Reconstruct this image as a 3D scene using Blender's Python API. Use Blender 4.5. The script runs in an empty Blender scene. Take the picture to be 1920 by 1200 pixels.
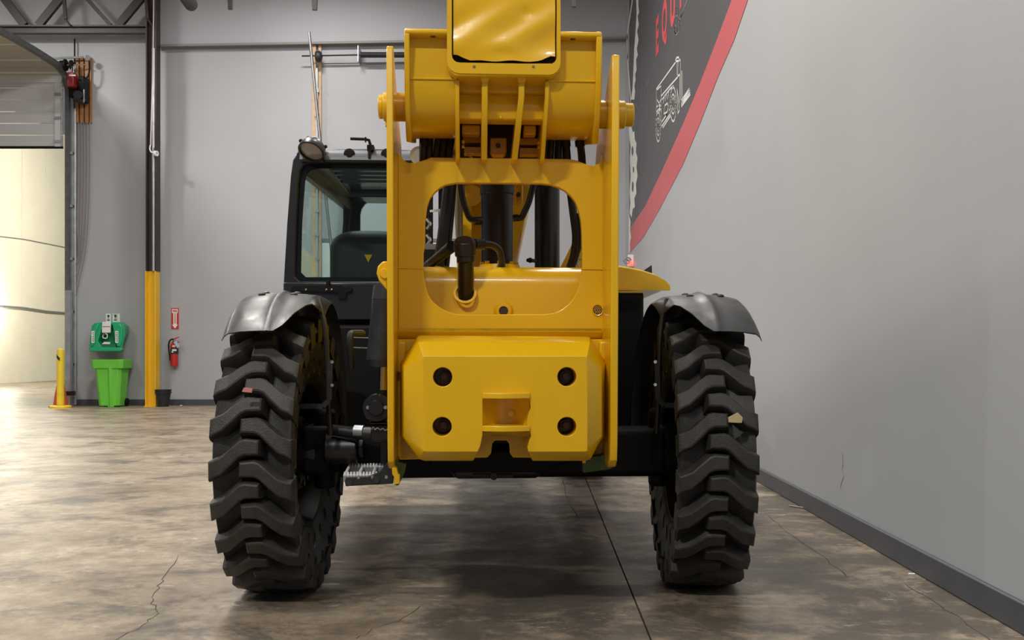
import bpy, bmesh, math, random
from mathutils import Vector, Matrix
random.seed(7)
S = bpy.context.scene
COL = S.collection
PI = math.pi

# ------------------------------------------------------------------ camera, world, lights, exposure
F = 2000.0; CX = 1003.0; CY = 663.0; H = 1.18       # focal length in px, vanishing point, eye height
cam = bpy.data.cameras.new('camera'); cam.sensor_width = 36; cam.lens = F/1920*36
cam.shift_x = (960-CX)/1920; cam.shift_y = (CY-600)/1920; cam.clip_end = 300
camo = bpy.data.objects.new('camera', cam); COL.objects.link(camo)
camo.location = (0, 0, H); camo.rotation_euler = (PI/2, 0, 0); S.camera = camo
S.view_settings.view_transform = 'Standard'; S.view_settings.look = 'None'
S.view_settings.gamma = 1; S.view_settings.use_curve_mapping = False
S.view_settings.exposure = 0.12
wd = bpy.data.worlds.new('world'); S.world = wd; wd.use_nodes = True
wd.node_tree.nodes['Background'].inputs[0].default_value = (0.80, 0.86, 1.0, 1)
wd.node_tree.nodes['Background'].inputs[1].default_value = 0.16

def area(name, loc, size, power, target=None, color=(1, .96, .9), sy=None, spread=PI):
    l = bpy.data.lights.new(name, 'AREA'); l.energy = power; l.color = color; l.spread = spread
    l.shape = 'RECTANGLE'; l.size = size; l.size_y = sy or size
    o = bpy.data.objects.new(name, l); COL.objects.link(o); o.location = loc
    d = (Vector(target)-Vector(loc)) if target else Vector((0, 0, -1))
    o.rotation_euler = d.to_track_quat('-Z', 'Y').to_euler()
    return o
LAMPS = [(-3.6, -3.6, 760), (0.6, -3.6, 190), (-3.6, 2.0, 170), (-3.6, 8.2, 600), (-4.6, 15.0, 380), (-4.6, 21.0, 250),  # first two are added behind the camera to brighten the machine's rear face
         (0.6, 8.6, 190), (0.6, 15.0, 250), (-12.0, 2.0, 300), (-12.0, 9.0, 480), (-12.5, 18.5, 700)]
LAMP_AT = ['behind the camera at left, added for frontal light', 'behind the camera by the right wall, added for frontal light', 'over the open floor before the left rear wheel', 'over the floor left of the cab',
           'over the floor between cab and back wall', 'nearest the brown and yellow column', 'over the machine beside the wall graphic', 'over the right wall far beyond the machine',
           'far out over the left front floor', 'over the left floor midway to the door', 'nearest the rolled-up overhead door']
for x, y, p in LAMPS:
    area('high_bay_lamp', (x, y, 9.62), 1.3, p, sy=.34)
area('bay_lamp', (-15.0, 33, 8.8), 3.0, 1300, color=(1, .95, .80))
area('bay_lamp', (-13.5, 41, 9.2), 2.0, 900, target=(-21, 44, 3.5), color=(1, .95, .80))  # unseen lamp, turned at the cream wall to even out its light

# ------------------------------------------------------------------ projection helpers
def W(px, py, Y):                       # a measured point on a plane Y = const of the room
    return Vector(((px-CX)*Y/F, Y, H+(CY-py)*Y/F))
def WR(px, py, X=2.07):                 # ... on the right wall
    Y = F*X/(px-CX); return Vector((X, Y, H+(CY-py)*Y/F))
TH = math.radians(3.6); MO = Vector((-0.20, 5.445, 0))
cT, sT = math.cos(TH), math.sin(TH)
def tolocal(v): return Vector((v.x*cT+v.y*sT, -v.x*sT+v.y*cT, v.z))
CL = tolocal(Vector((0, 0, H))-MO)
def M(px, py, v):                       # ... on a plane across the machine, in the machine's own axes
    d = tolocal(Vector(((px-CX)/F, 1, (CY-py)/F))); t = (v-CL.y)/d.y
    return CL + d*t

# ------------------------------------------------------------------ materials
MAT = {}
def mat(name, col, rough=.5, metal=0, coat=0, noise=0, scale=8, bump=0, bscale=60, emis=None, es=1, rvar=0, col2=None, spec=.5):
    m = bpy.data.materials.new(name); m.use_nodes = True; nt = m.node_tree; b = nt.nodes['Principled BSDF']
    b.inputs['Base Color'].default_value = (*col, 1); b.inputs['Roughness'].default_value = rough
    b.inputs['Metallic'].default_value = metal; b.inputs['Coat Weight'].default_value = coat
    b.inputs['Coat Roughness'].default_value = .08; b.inputs['Specular IOR Level'].default_value = spec
    geo = nt.nodes.new('ShaderNodeNewGeometry')
    if noise or rvar:
        n = nt.nodes.new('ShaderNodeTexNoise'); n.inputs['Scale'].default_value = scale; n.inputs['Detail'].default_value = 6
        nt.links.new(geo.outputs['Position'], n.inputs['Vector'])
        if noise:
            r = nt.nodes.new('ShaderNodeValToRGB'); r.color_ramp.elements[0].position = .3; r.color_ramp.elements[1].position = .7
            c2 = col2 or tuple(max(0, c*(1-noise)) for c in col)
            r.color_ramp.elements[0].color = (*c2, 1)
            r.color_ramp.elements[1].color = (*[min(1, c*(1+noise*.3)) for c in col], 1)
            nt.links.new(n.outputs['Fac'], r.inputs['Fac']); nt.links.new(r.outputs['Color'], b.inputs['Base Color'])
        if rvar:
            mr = nt.nodes.new('ShaderNodeMapRange'); mr.inputs['From Min'].default_value = .3; mr.inputs['From Max'].default_value = .7
            mr.inputs['To Min'].default_value = max(.02, rough-rvar); mr.inputs['To Max'].default_value = rough+rvar
            nt.links.new(n.outputs['Fac'], mr.inputs['Value']); nt.links.new(mr.outputs['Result'], b.inputs['Roughness'])
    if bump:
        n2 = nt.nodes.new('ShaderNodeTexNoise'); n2.inputs['Scale'].default_value = bscale; n2.inputs['Detail'].default_value = 4
        nt.links.new(geo.outputs['Position'], n2.inputs['Vector'])
        bp = nt.nodes.new('ShaderNodeBump'); bp.inputs['Strength'].default_value = bump; bp.inputs['Distance'].default_value = .01
        nt.links.new(n2.outputs['Fac'], bp.inputs['Height']); nt.links.new(bp.outputs['Normal'], b.inputs['Normal'])
    if emis:
        b.inputs['Emission Color'].default_value = (*emis, 1); b.inputs['Emission Strength'].default_value = es
    MAT[name] = m
    return m
mat('yellow', (.78, .455, .003), .30, coat=.25, noise=.05, scale=3, bump=.10, bscale=9)
mat('yellow_sheet', (.80, .465, .004), .30, coat=.35, bump=.35, bscale=5)
mat('green_overspray', (.045, .085, .012), .5)
mat('black_paint', (.006, .006, .007), .36, coat=.1)
mat('black_matte', (.0035, .0035, .004), .6, spec=.25)
mat('cab_black', (.012, .013, .016), .34, coat=.2)
mat('roof_sheen', (.13, .14, .165), .38, coat=.2)  # cab black lifted to grey, painting in the roof edge's reflection
mat('fender', (.014, .015, .018), .44, noise=.3, scale=9, rvar=.14, bump=.2, bscale=14)
mat('rubber', (.032, .030, .027), .55, noise=.35, scale=22, bump=.25, bscale=140)
mat('rubber_side', (.020, .019, .018), .62, noise=.2, scale=10)
mat('hose', (.010, .010, .010), .38)
mat('chrome', (.75, .74, .72), .14, metal=1)
mat('bronze_rod', (.55, .40, .22), .2, metal=1)
mat('steel', (.42, .43, .45), .38, metal=1, noise=.2, scale=12)
mat('galv', (.46, .49, .52), .42, metal=.7, noise=.2, scale=6)
mat('bolt_dark', (.06, .045, .03), .4, metal=.3)
mat('seat', (.02, .021, .023), .6)
mat('lens', (.32, .30, .27), .12, coat=.6)
mat('wall_paint', (.41, .422, .452), .62, noise=.045, scale=.55, bump=.05, bscale=160)
mat('wall_upper', (.42, .425, .465), .62, noise=.04, scale=.6)
mat('wall_right', (.375, .390, .410), .50, noise=.05, scale=.8, bump=.06, bscale=180)
mat('skirting', (.070, .074, .085), .5, noise=.15, scale=5)
mat('ledge', (.24, .23, .22), .6)
mat('bay_wall', (.78, .74, .60), .7, noise=.05, scale=1.2)
mat('brown_steel', (.034, .021, .021), .45, noise=.3, scale=3)
mat('column_yellow', (.85, .50, .01), .35, noise=.06, scale=3)
mat('bollard_yellow', (.80, .58, .03), .4, noise=.12, scale=6)
mat('orange', (.62, .10, .03), .5)
mat('wood', (.42, .20, .075), .6, noise=.35, scale=9)
mat('wood_pale', (.62, .42, .27), .6, noise=.2, scale=7)
mat('door_skin', (.58, .58, .60), .45, noise=.04, scale=3)
mat('door_under', (.45, .42, .34), .6, noise=.08, scale=3)
mat('door_steel', (.66, .70, .72), .4, metal=.2)
mat('track', (.14, .15, .15), .5, metal=.4, noise=.3, scale=10)
mat('opener_red', (.28, .018, .030), .4)
mat('eyewash', (.02, .40, .17), .35, noise=.06, scale=6)
mat('eyewash_dark', (.012, .20, .085), .45)
mat('bin_green', (.15, .58, .055), .42, noise=.05, scale=5)
mat('white', (.78, .79, .80), .5)
mat('sign_white', (.80, .80, .78), .45)
mat('sign_red', (.52, .025, .03), .4)
mat('sign_black', (.02, .02, .02), .5)
mat('ext_red', (.50, .018, .022), .28, coat=.3)
mat('pale_blue', (.35, .48, .70), .5)
mat('bucket', (.018, .019, .022), .5)
mat('cord', (.60, .50, .50), .6)
mat('cable_grey', (.25, .24, .24), .5)
mat('mural_dark', (.062, .061, .066), .42, noise=.06, scale=2)
mat('mural_red', (.52, .085, .10), .42)
mat('mural_text', (.58, .055, .07), .42)
mat('mural_white', (.70, .70, .66), .45)
mat('mural_line', (.16, .16, .17), .45)
mat('crack', (.050, .042, .034), .8)
mat('joint', (.035, .030, .026), .9)
mat('paper', (.50, .42, .22), .6)
mat('pink', (.55, .22, .20), .6)
mat('red_glow', (.8, .05, .04), .4, emis=(1, .08, .05), es=3)
mat('flood_glow', (1, 1, .9), .4, emis=(1, .97, .85), es=18)
mat('lamp_glow', (1, 1, 1), .4, emis=(1, .97, .92), es=6)
mat('ceiling_paint', (.36, .36, .37), .8)
mat('wall_stain', (.36, .36, .355), .7)

def glass_mat():
    m = bpy.data.materials.new('glass'); m.use_nodes = True; nt = m.node_tree; nt.nodes.clear()
    o = nt.nodes.new('ShaderNodeOutputMaterial'); t = nt.nodes.new('ShaderNodeBsdfTransparent')
    t.inputs[0].default_value = (.86, .93, .92, 1)
    g = nt.nodes.new('ShaderNodeBsdfGlossy'); g.inputs['Roughness'].default_value = .02
    fr = nt.nodes.new('ShaderNodeFresnel'); fr.inputs[0].default_value = 1.5
    x = nt.nodes.new('ShaderNodeMixShader'); mu_ = nt.nodes.new('ShaderNodeMath'); mu_.operation = 'MULTIPLY'; mu_.inputs[1].default_value = .4
    nt.links.new(fr.outputs[0], mu_.inputs[0]); nt.links.new(mu_.outputs[0], x.inputs[0])
    nt.links.new(t.outputs[0], x.inputs[1]); nt.links.new(g.outputs[0], x.inputs[2]); nt.links.new(x.outputs[0], o.inputs[0])
    MAT['glass'] = m
glass_mat()

def concrete():
    m = bpy.data.materials.new('concrete'); m.use_nodes = True; nt = m.node_tree; N = nt.nodes; L = nt.links
    b = N['Principled BSDF']; geo = N.new('ShaderNodeNewGeometry'); b.inputs['Specular IOR Level'].default_value = .30
    def noise(scale, detail=8, rough=.6, dist=0, vec=None):
        n = N.new('ShaderNodeTexNoise'); n.inputs['Scale'].default_value = scale; n.inputs['Detail'].default_value = detail
        n.inputs['Roughness'].default_value = rough; n.inputs['Distortion'].default_value = dist
        L.new(vec or geo.outputs['Position'], n.inputs['Vector']); return n.outputs['Fac']
    def ramp(f, a, bb, ca=(0, 0, 0), cb=(1, 1, 1)):
        r = N.new('ShaderNodeValToRGB'); r.color_ramp.elements[0].position = a; r.color_ramp.elements[1].position = bb
        r.color_ramp.elements[0].color = (*ca, 1); r.color_ramp.elements[1].color = (*cb, 1); L.new(f, r.inputs[0]); return r.outputs[0]
    def mix(f, a, c, mode='MIX'):
        x = N.new('ShaderNodeMix'); x.data_type = 'RGBA'; x.blend_type = mode
        if isinstance(f, float): x.inputs[0].default_value = f
        else: L.new(f, x.inputs[0])
        for k, v in ((6, a), (7, c)):
            if isinstance(v, tuple): x.inputs[k].default_value = (*v, 1)
            else: L.new(v, x.inputs[k])
        return x.outputs[2]
    base = mix(ramp(noise(1.0, 12, .68, .3), .36, .66), (.235, .182, .125), (.47, .385, .285))
    base = mix(ramp(noise(7, 14, .8, .2), .42, .60), mix(.5, base, (.11, .09, .07)), base)
    base = mix(ramp(noise(34, 10, .8), .48, .68), base, mix(.4, base, (.12, .10, .08)))
    # grey scuffed blotches and dark marks, more of them towards the right wall
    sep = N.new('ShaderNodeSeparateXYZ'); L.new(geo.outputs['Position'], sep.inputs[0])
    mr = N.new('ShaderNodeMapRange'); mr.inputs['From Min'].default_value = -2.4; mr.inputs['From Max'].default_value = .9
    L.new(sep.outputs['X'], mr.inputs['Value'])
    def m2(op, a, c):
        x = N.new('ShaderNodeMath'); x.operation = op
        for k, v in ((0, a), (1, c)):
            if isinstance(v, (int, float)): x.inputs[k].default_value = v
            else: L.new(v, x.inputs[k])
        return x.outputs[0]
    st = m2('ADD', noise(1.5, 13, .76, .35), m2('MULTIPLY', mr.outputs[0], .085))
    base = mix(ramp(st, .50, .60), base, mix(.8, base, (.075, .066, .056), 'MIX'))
    sc = N.new('ShaderNodeMapping'); sc.inputs['Scale'].default_value = (1.0, 2.2, 1); L.new(geo.outputs['Position'], sc.inputs[0])
    base = mix(ramp(noise(2.4, 13, .84, .4, sc.outputs[0]), .585, .64), base, (.50, .45, .38))
    base = mix(ramp(noise(3.1, 13, .84, .5, sc.outputs[0]), .60, .66), base, (.10, .085, .07))
    L.new(base, b.inputs['Base Color'])
    L.new(m2('ADD', m2('MULTIPLY', noise(3.2, 9, .7), .46), .16), b.inputs['Roughness'])
    bp = N.new('ShaderNodeBump'); bp.inputs['Strength'].default_value = .10; bp.inputs['Distance'].default_value = .01
    L.new(noise(26, 8, .6), bp.inputs['Height']); L.new(bp.outputs[0], b.inputs['Normal'])
    MAT['concrete'] = m
concrete()

# ------------------------------------------------------------------ mesh building
ORG = {}
class MB:
    def __init__(s): s.bm = bmesh.new()
    def box(s, a, b):
        a, b = Vector(a), Vector(b); c = (a+b)/2; d = b-a
        r = bmesh.ops.create_cube(s.bm, size=1)
        for v in r['verts']: v.co = Vector((v.co.x*abs(d.x), v.co.y*abs(d.y), v.co.z*abs(d.z)))+c
        return s
    def prism(s, pts, axis, a, b, bscale=None):
        """pts: 2D outline in the two axes other than AXIS, extruded from a to b."""
        def p3(p, t):
            return {'x': (t, p[0], p[1]), 'y': (p[0], t, p[1]), 'z': (p[0], p[1], t)}[axis]
        A = [s.bm.verts.new(p3(p, a)) for p in pts]
        q = bscale or pts
        B = [s.bm.verts.new(p3(p, b)) for p in q]
        n = len(pts)
        s.bm.faces.new(A); s.bm.faces.new(B[::-1])
        for i in range(n): s.bm.faces.new((A[i], B[i], B[(i+1) % n], A[(i+1) % n]))
        return s
    def loft(s, rings, cap=True):
        R = [[s.bm.verts.new(p) for p in r] for r in rings]; n = len(R[0])
        for k in range(len(R)-1):
            for i in range(n): s.bm.faces.new((R[k][i], R[k][(i+1) % n], R[k+1][(i+1) % n], R[k+1][i]))
        if cap: s.bm.faces.new(R[0][::-1]); s.bm.faces.new(R[-1])
        return s
    def cyl(s, p0, p1, r, r2=None, seg=20):
        p0, p1 = Vector(p0), Vector(p1); r2 = r if r2 is None else r2; d = (p1-p0).normalized()
        u = d.orthogonal().normalized(); w = d.cross(u)
        ring = lambda c, q: [c+(u*math.cos(2*PI*i/seg)+w*math.sin(2*PI*i/seg))*q for i in range(seg)]
        return s.loft([ring(p0, r), ring(p1, r2)])
    def lathe(s, prof, p0, d, seg=32, closed=False):
        """prof: (radius, distance along d) pairs"""
        p0, d = Vector(p0), Vector(d).normalized(); u = d.orthogonal().normalized(); w = d.cross(u)
        R = [[s.bm.verts.new(p0+d*h+(u*math.cos(2*PI*i/seg)+w*math.sin(2*PI*i/seg))*max(r, .0004)) for i in range(seg)] for r, h in prof]
        K = len(R)
        for k in range(K if closed else K-1):
            a, b = R[k], R[(k+1) % K]
            for i in range(seg): s.bm.faces.new((a[i], a[(i+1) % seg], b[(i+1) % seg], b[i]))
        return s
    def tube(s, pts, r, seg=8, smooth=0):
        P = [Vector(p) for p in pts]
        if smooth:
            Q = []
            for i in range(len(P)-1):
                a, b, c, d = P[max(i-1, 0)], P[i], P[i+1], P[min(i+2, len(P)-1)]
                for k in range(smooth):
                    t = k/smooth
                    Q.append(.5*((2*b)+(c-a)*t+(2*a-5*b+4*c-d)*t*t+(3*b-a-3*c+d)*t**3))
            P = Q+[P[-1]]
        rings = []; u = None
        for i, p in enumerate(P):
            d = (P[min(i+1, len(P)-1)]-P[max(i-1, 0)]).normalized()
            u = d.orthogonal().normalized() if u is None else (u-d*u.dot(d)).normalized()
            w = d.cross(u); rings.append([p+(u*math.cos(2*PI*k/seg)+w*math.sin(2*PI*k/seg))*r for k in range(seg)])
        return s.loft(rings)
    def bar(s, p0, p1, wx, wy, up=(0, 1, 0)):
        p0, p1 = Vector(p0), Vector(p1); d = (p1-p0).normalized(); a = Vector(up); a = (a-d*a.dot(d)).normalized(); c = d.cross(a)
        ring = lambda q: [q+c*wx/2*i+a*wy/2*j for i, j in ((-1, -1), (1, -1), (1, 1), (-1, 1))]
        return s.loft([ring(p0), ring(p1)])
    def ball(s, c, r, seg=12, scl=(1, 1, 1)):
        x = bmesh.ops.create_uvsphere(s.bm, u_segments=seg, v_segments=max(6, seg//2), radius=r)
        for v in x['verts']: v.co = Vector([v.co[i]*scl[i] for i in range(3)])+Vector(c)
        return s
    def poly(s, pts): s.bm.faces.new([s.bm.verts.new(p) for p in pts]); return s
    def sheet(s, grid, th, nrm=None):
        """grid of points (rows) made into a thin closed sheet of thickness th along -z or nrm(p)"""
        n = len(grid); m = len(grid[0])
        T = [[s.bm.verts.new(p) for p in r] for r in grid]
        B = [[s.bm.verts.new(Vector(p)-(nrm(Vector(p)) if nrm else Vector((0, 0, 1)))*th) for p in r] for r in grid]
        for i in range(n-1):
            for j in range(m-1):
                s.bm.faces.new((T[i][j], T[i][j+1], T[i+1][j+1], T[i+1][j])); s.bm.faces.new((B[i][j], B[i+1][j], B[i+1][j+1], B[i][j+1]))
        for i in range(n-1):
            for j in (0, m-1): s.bm.faces.new((T[i][j], T[i+1][j], B[i+1][j], B[i][j]))
        for j in range(m-1):
            for i in (0, n-1): s.bm.faces.new((T[i][j], B[i][j], B[i][j+1], T[i][j+1]))
        return s
    def mesh(s, name):
        bmesh.ops.recalc_face_normals(s.bm, faces=s.bm.faces[:])
        me = bpy.data.meshes.new(name); s.bm.to_mesh(me); s.bm.free(); return me
    def build(s, name, m, parent=None, bevel=0, seg=2, cut=None, smooth=35, label=None, cat=None, group=None, kind=None):
        me = s.mesh(name)
        org = ORG.get(parent.name, Vector()) if parent else None
        if parent is None:
            n = max(1, len(me.vertices)); xs = [v.co for v in me.vertices]
            lo = Vector([min(p[i] for p in xs) for i in range(3)]); hi = Vector([max(p[i] for p in xs) for i in range(3)])
            org = Vector(((lo.x+hi.x)/2, (lo.y+hi.y)/2, lo.z))
        if org.length > 0: me.transform(Matrix.Translation(-org))
        o = bpy.data.objects.new(name, me); COL.objects.link(o)
        if parent is None: o.location = org
        else: o.parent = parent
        ORG[o.name] = org
        me.materials.append(MAT[m])
        if cut:
            cm = cut.mesh('cutter'); cm.transform(Matrix.Translation(-org)); co = bpy.data.objects.new('cutter', cm); COL.objects.link(co)
            if parent: co.parent = parent
            else: co.location = org
            bo = o.modifiers.new('b', 'BOOLEAN'); bo.object = co; bo.operation = 'DIFFERENCE'; bo.solver = 'EXACT'
            dg = bpy.context.evaluated_depsgraph_get(); dg.update()
            nm = bpy.data.meshes.new_from_object(o.evaluated_get(dg)); o.modifiers.clear(); o.data = nm; me = nm
            bpy.data.objects.remove(co)
            if not me.materials: me.materials.append(MAT[m])
        if bevel:
            bv = o.modifiers.new('bevel', 'BEVEL'); bv.width = bevel; bv.segments = seg; bv.limit_method = 'ANGLE'; bv.angle_limit = math.radians(32)
        for p in me.polygons: p.use_smooth = True
        me.set_sharp_from_angle(angle=math.radians(smooth if not bevel else max(smooth, 40)))
        if label: o['label'] = label
        if cat: o['category'] = cat
        if group: o['group'] = group
        if kind: o['kind'] = kind
        return o
def thing(name, label, cat, loc, rz=0, group=None):
    o = bpy.data.objects.new(name, None); COL.objects.link(o); o.location = loc; o.rotation_euler = (0, 0, rz)
    o.empty_display_size = .1; o['label'] = label; o['category'] = cat
    if group: o['group'] = group
    ORG[o.name] = Vector(loc) if rz == 0 else Vector()
    return o
def textmesh(body, size, m, parent, place, name='lettering', sx=1, ext=.002):
    c = bpy.data.curves.new('t', 'FONT'); c.body = body; c.size = size; c.extrude = ext; c.align_x = 'CENTER'; c.align_y = 'CENTER'
    c.offset = size*.02 if size < .3 else size*.045
    t = bpy.data.objects.new('t', c); COL.objects.link(t)
    dg = bpy.context.evaluated_depsgraph_get(); dg.update()
    me = bpy.data.meshes.new_from_object(t.evaluated_get(dg)); bpy.data.objects.remove(t)
    org = ORG.get(parent.name, Vector())
    me.transform(place @ Matrix.Diagonal((sx, 1, 1, 1))); me.transform(Matrix.Translation(-org))
    me.materials.clear(); me.materials.append(MAT[m])
    o = bpy.data.objects.new(name, me); COL.objects.link(o); o.parent = parent; ORG[o.name] = org
    return o

# ================================================================== SETTING
BW = 24.35; RX = 2.07; DX = -10.50
# floor: a sub-base with slabs, the saw-cut joints left open between them
fl = MB().box((-30, -4, -.30), (2.3, 62, -.02)).build('floor', 'joint', kind='structure')
xs = [-30, -17.4, -8.25, .478, 2.3]; ys = [-4, 1.9, 10.44, 19.4, 30, 45, 62]
g = .004
for i in range(len(xs)-1):
    for j in range(len(ys)-1):
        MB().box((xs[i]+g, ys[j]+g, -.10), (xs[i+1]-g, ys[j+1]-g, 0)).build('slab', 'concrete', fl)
def crackline(pts, w=.006, name='crack'):
    P = []
    for a, b in zip(pts[:-1], pts[1:]):
        for k in range(5):
            t = k/5; P.append((a[0]+(b[0]-a[0])*t+random.uniform(-.012, .012), a[1]+(b[1]-a[1])*t+random.uniform(-.03, .03)))
    P.append(pts[-1]); mb = MB(); L_, R_ = [], []
    for i, (x, y) in enumerate(P):
        ww = w*random.uniform(.4, 1.3)*(1 if 0 < i < len(P)-1 else .1)
        L_.append((x-ww, y, .0012)); R_.append((x+ww, y, .0012))
    V1 = [mb.bm.verts.new(p) for p in L_]; V2 = [mb.bm.verts.new(p) for p in R_]
    for i in range(len(P)-1): mb.bm.faces.new((V1[i], V2[i], V2[i+1], V1[i+1]))
    return mb.build(name, 'crack', fl)
def G(px, py): Y = H*F/(py-CY); return ((px-CX)*Y/F, Y)
crackline([G(338, 1040), G(310, 1085), G(284, 1118), G(297, 1150), G(262, 1178), G(212, 1200), G(150, 1225)], .0028)
crackline([G(1430, 960), G(1480, 1000), G(1545, 1045), G(1588, 1082)], .004)
crackline([G(1425, 910), G(1520, 960), G(1650, 1030), G(1770, 1100), G(1935, 1196), G(2150, 1320)], .004)
crackline([G(1690, 1090), G(1760, 1135), G(1800, 1160), G(1870, 1210)], .003)
crackline([G(660, 1200), G(700, 1180), G(745, 1165), G(800, 1130)], .002)
crackline([G(1052, 890), G(1062, 930), G(1090, 980)], .004)
crackline([G(1545, 958), G(1600, 985), G(1640, 1012)], .004)

MB().box((DX, BW, 0), (RX+.3, BW+.3, 8.6)).build('wall_back', 'wall_paint', kind='structure')
MB().box((DX-12, BW, 7.28), (DX, BW+.3, 11.2)).box((DX, BW, 8.6), (-8.56, BW+.3, 11.2)).build('wall_header', 'wall_paint', kind='structure')
mb = MB(); z0, z1 = W(292, 85, BW-.12).z, W(1176, 70, BW-.12).z
x0, x1 = -8.62, RX
mb.loft([[(x0, BW-.12, z0), (x1, BW-.12, z1), (x1, BW+.3, z1), (x0, BW+.3, z0)], [(x0, BW-.12, 11.2), (x1, BW-.12, 11.2), (x1, BW+.3, 11.2), (x0, BW+.3, 11.2)]])
mb.build('wall_upper', 'wall_upper', kind='structure')
MB().loft([[(x0, BW-.20, z0-.05), (x1, BW-.20, z1-.05), (x1, BW-.12, z1-.05), (x0, BW-.12, z0-.05)], [(x0, BW-.20, z0), (x1, BW-.20, z1), (x1, BW-.12, z1), (x0, BW-.12, z0)]]).build('trim_1', 'ledge', kind='structure')
MB().box((RX, -4, 0), (RX+.3, BW+.3, 11.2)).build('wall_right', 'wall_right', kind='structure')
MB().box((DX+.05, BW-.03, 0), (RX, BW, .135)).build('baseboard_back', 'skirting', kind='structure')
MB().box((RX-.03, -4, 0), (RX, BW, .135)).build('baseboard_right', 'skirting', kind='structure', bevel=.008)
MB().box((DX-12, -4, 10.4), (RX+.3, BW+.3, 10.6)).build('ceiling', 'ceiling_paint', kind='structure')
# next bay's long cream wall, in tilt-up panels
bw = MB().box((-21.9, BW+.3, 0), (-21.16, 62, 11)).build('wall_bay', 'joint', kind='structure')
yy = 24.7
while yy < 61.5:
    MB().box((-21.16, yy+.012, 0), (-21.10, yy+2.13-.012, 11)).build('panel', 'bay_wall', bw); yy += 2.13
MB().box((-22, 61.5, 0), (2.3, 62, 11)).build('wall_bay_end', 'bay_wall', kind='structure')
t = MB().tube([(-21.05, 25, 3.04), (-21.05, 40, 3.04), (-21.05, 44, 3.06), (-21.05, 46, 3.0), (-21.05, 61, 3.04)], .045).build('conduit', 'galv', label='long pipe running level along the cream wall beyond the open door', cat='pipe')
t = MB().tube([(-21.07, 25, 5.6), (-21.07, 41, 5.75), (-21.07, 44, 5.9), (-21.07, 48, 5.95), (-21.07, 61, 6.0)], .018).build('wall_cable', 'cable_grey', label='thin cable strung high across the cream wall beyond the open door', cat='cable')
# flood lamp on the cream wall at the picture's left edge
fx = thing('flood_lamp', 'glaring white flood lamp on the cream wall at the left edge', 'lamp', (-21.0, 40.9, 2.95))
MB().box((-20.99, 40.7, 2.72), (-20.83, 41.3, 3.2)).build('housing', 'black_matte', fx, bevel=.02)
MB().box((-20.83, 40.74, 2.76), (-20.81, 41.26, 3.16)).build('lens', 'flood_glow', fx)
l = bpy.data.lights.new('flood_lamp_light', 'POINT'); l.energy = 200; l.color = (1, .96, .82); l.shadow_soft_size = .2
o = bpy.data.objects.new('flood_lamp_light', l); COL.objects.link(o); o.location = (-20.3, 41.0, 2.95)

# high-bay fixtures
for i, (x, y, p) in enumerate(LAMPS):
    f_ = thing('high_bay_fixture', 'long white ceiling lamp hung '+LAMP_AT[i], 'lamp', (x, y, 9.65), group='ceiling lamps above the hall')
    MB().box((x-.70, y-.19, 9.64), (x+.70, y+.19, 9.74)).build('housing', 'white', f_, bevel=.02)
    for dx in (-.5, .5): MB().tube([(x+dx, y, 9.74), (x+dx, y, 10.4)], .006, 5).build('hanger', 'steel', f_)

# ------------------------------------------------------------------ mural on the right wall (flat print)
mu = thing('wall_mural', 'dark grey wall graphic with a red arc, red letters and a white machine drawing', 'mural', (RX, 14, 6))
inner = [(1180.5, 433), (1186, 421), (1210, 387), (1243, 317), (1281, 233), (1314, 154), (1343, 79), (1372.5, 0), (1396, -75), (1418, -160)]
outer = [(1181, 474), (1206, 446), (1235, 396), (1281, 308), (1314, 229), (1347.5, 142), (1377, 75), (1402.5, 0), (1424, -75), (1444, -160)]
I = [WR(*p) for p in inner]; O = [WR(*p) for p in outer]
xm = RX-.004
mb = MB()
ring = [(p.y, p.z) for p in I]; top = max(p.z for p in I)
mb.prism([(23.4, 10.3)]+[(23.4, I[0].z)]+ring+[(I[-1].y, 10.3)], 'x', RX-.003, RX-.0005)
mb.build('dark_field', 'mural_dark', mu)
mb = MB(); mb.prism([(p.y, p.z) for p in O]+[(p.y, p.z) for p in I[::-1]], 'x', RX-.005, RX-.0006); mb.build('red_arc', 'mural_red', mu)
Z = lambda p: (1170+p[0]/4.2857, p[1]/4.2857)
def stroke(mb, pts, w, x=RX-.006, closed=False):
    P = [WR(*p, X=RX) for p in pts]
    if closed: P.append(P[0])
    for a, b in zip(P[:-1], P[1:]):
        d = Vector((0, b.y-a.y, b.z-a.z))
        if d.length < 1e-5: continue
        d.normalize(); n = Vector((0, -d.z, d.y))*w/2; a2 = a-d*w*.3; b2 = b+d*w*.3
        mb.poly([(x, q.y, q.z) for q in (a2+n, b2+n, b2-n, a2-n)])
def ell(cx, cy, rx, ry, tilt=0, n=18):
    return [Z((cx+rx*math.cos(2*PI*k/n), cy+ry*math.sin(2*PI*k/n)-tilt*rx*math.cos(2*PI*k/n))) for k in range(n)]
mb = MB()
zs = lambda L_: [Z(p) for p in L_]
W_ = .028
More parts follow.
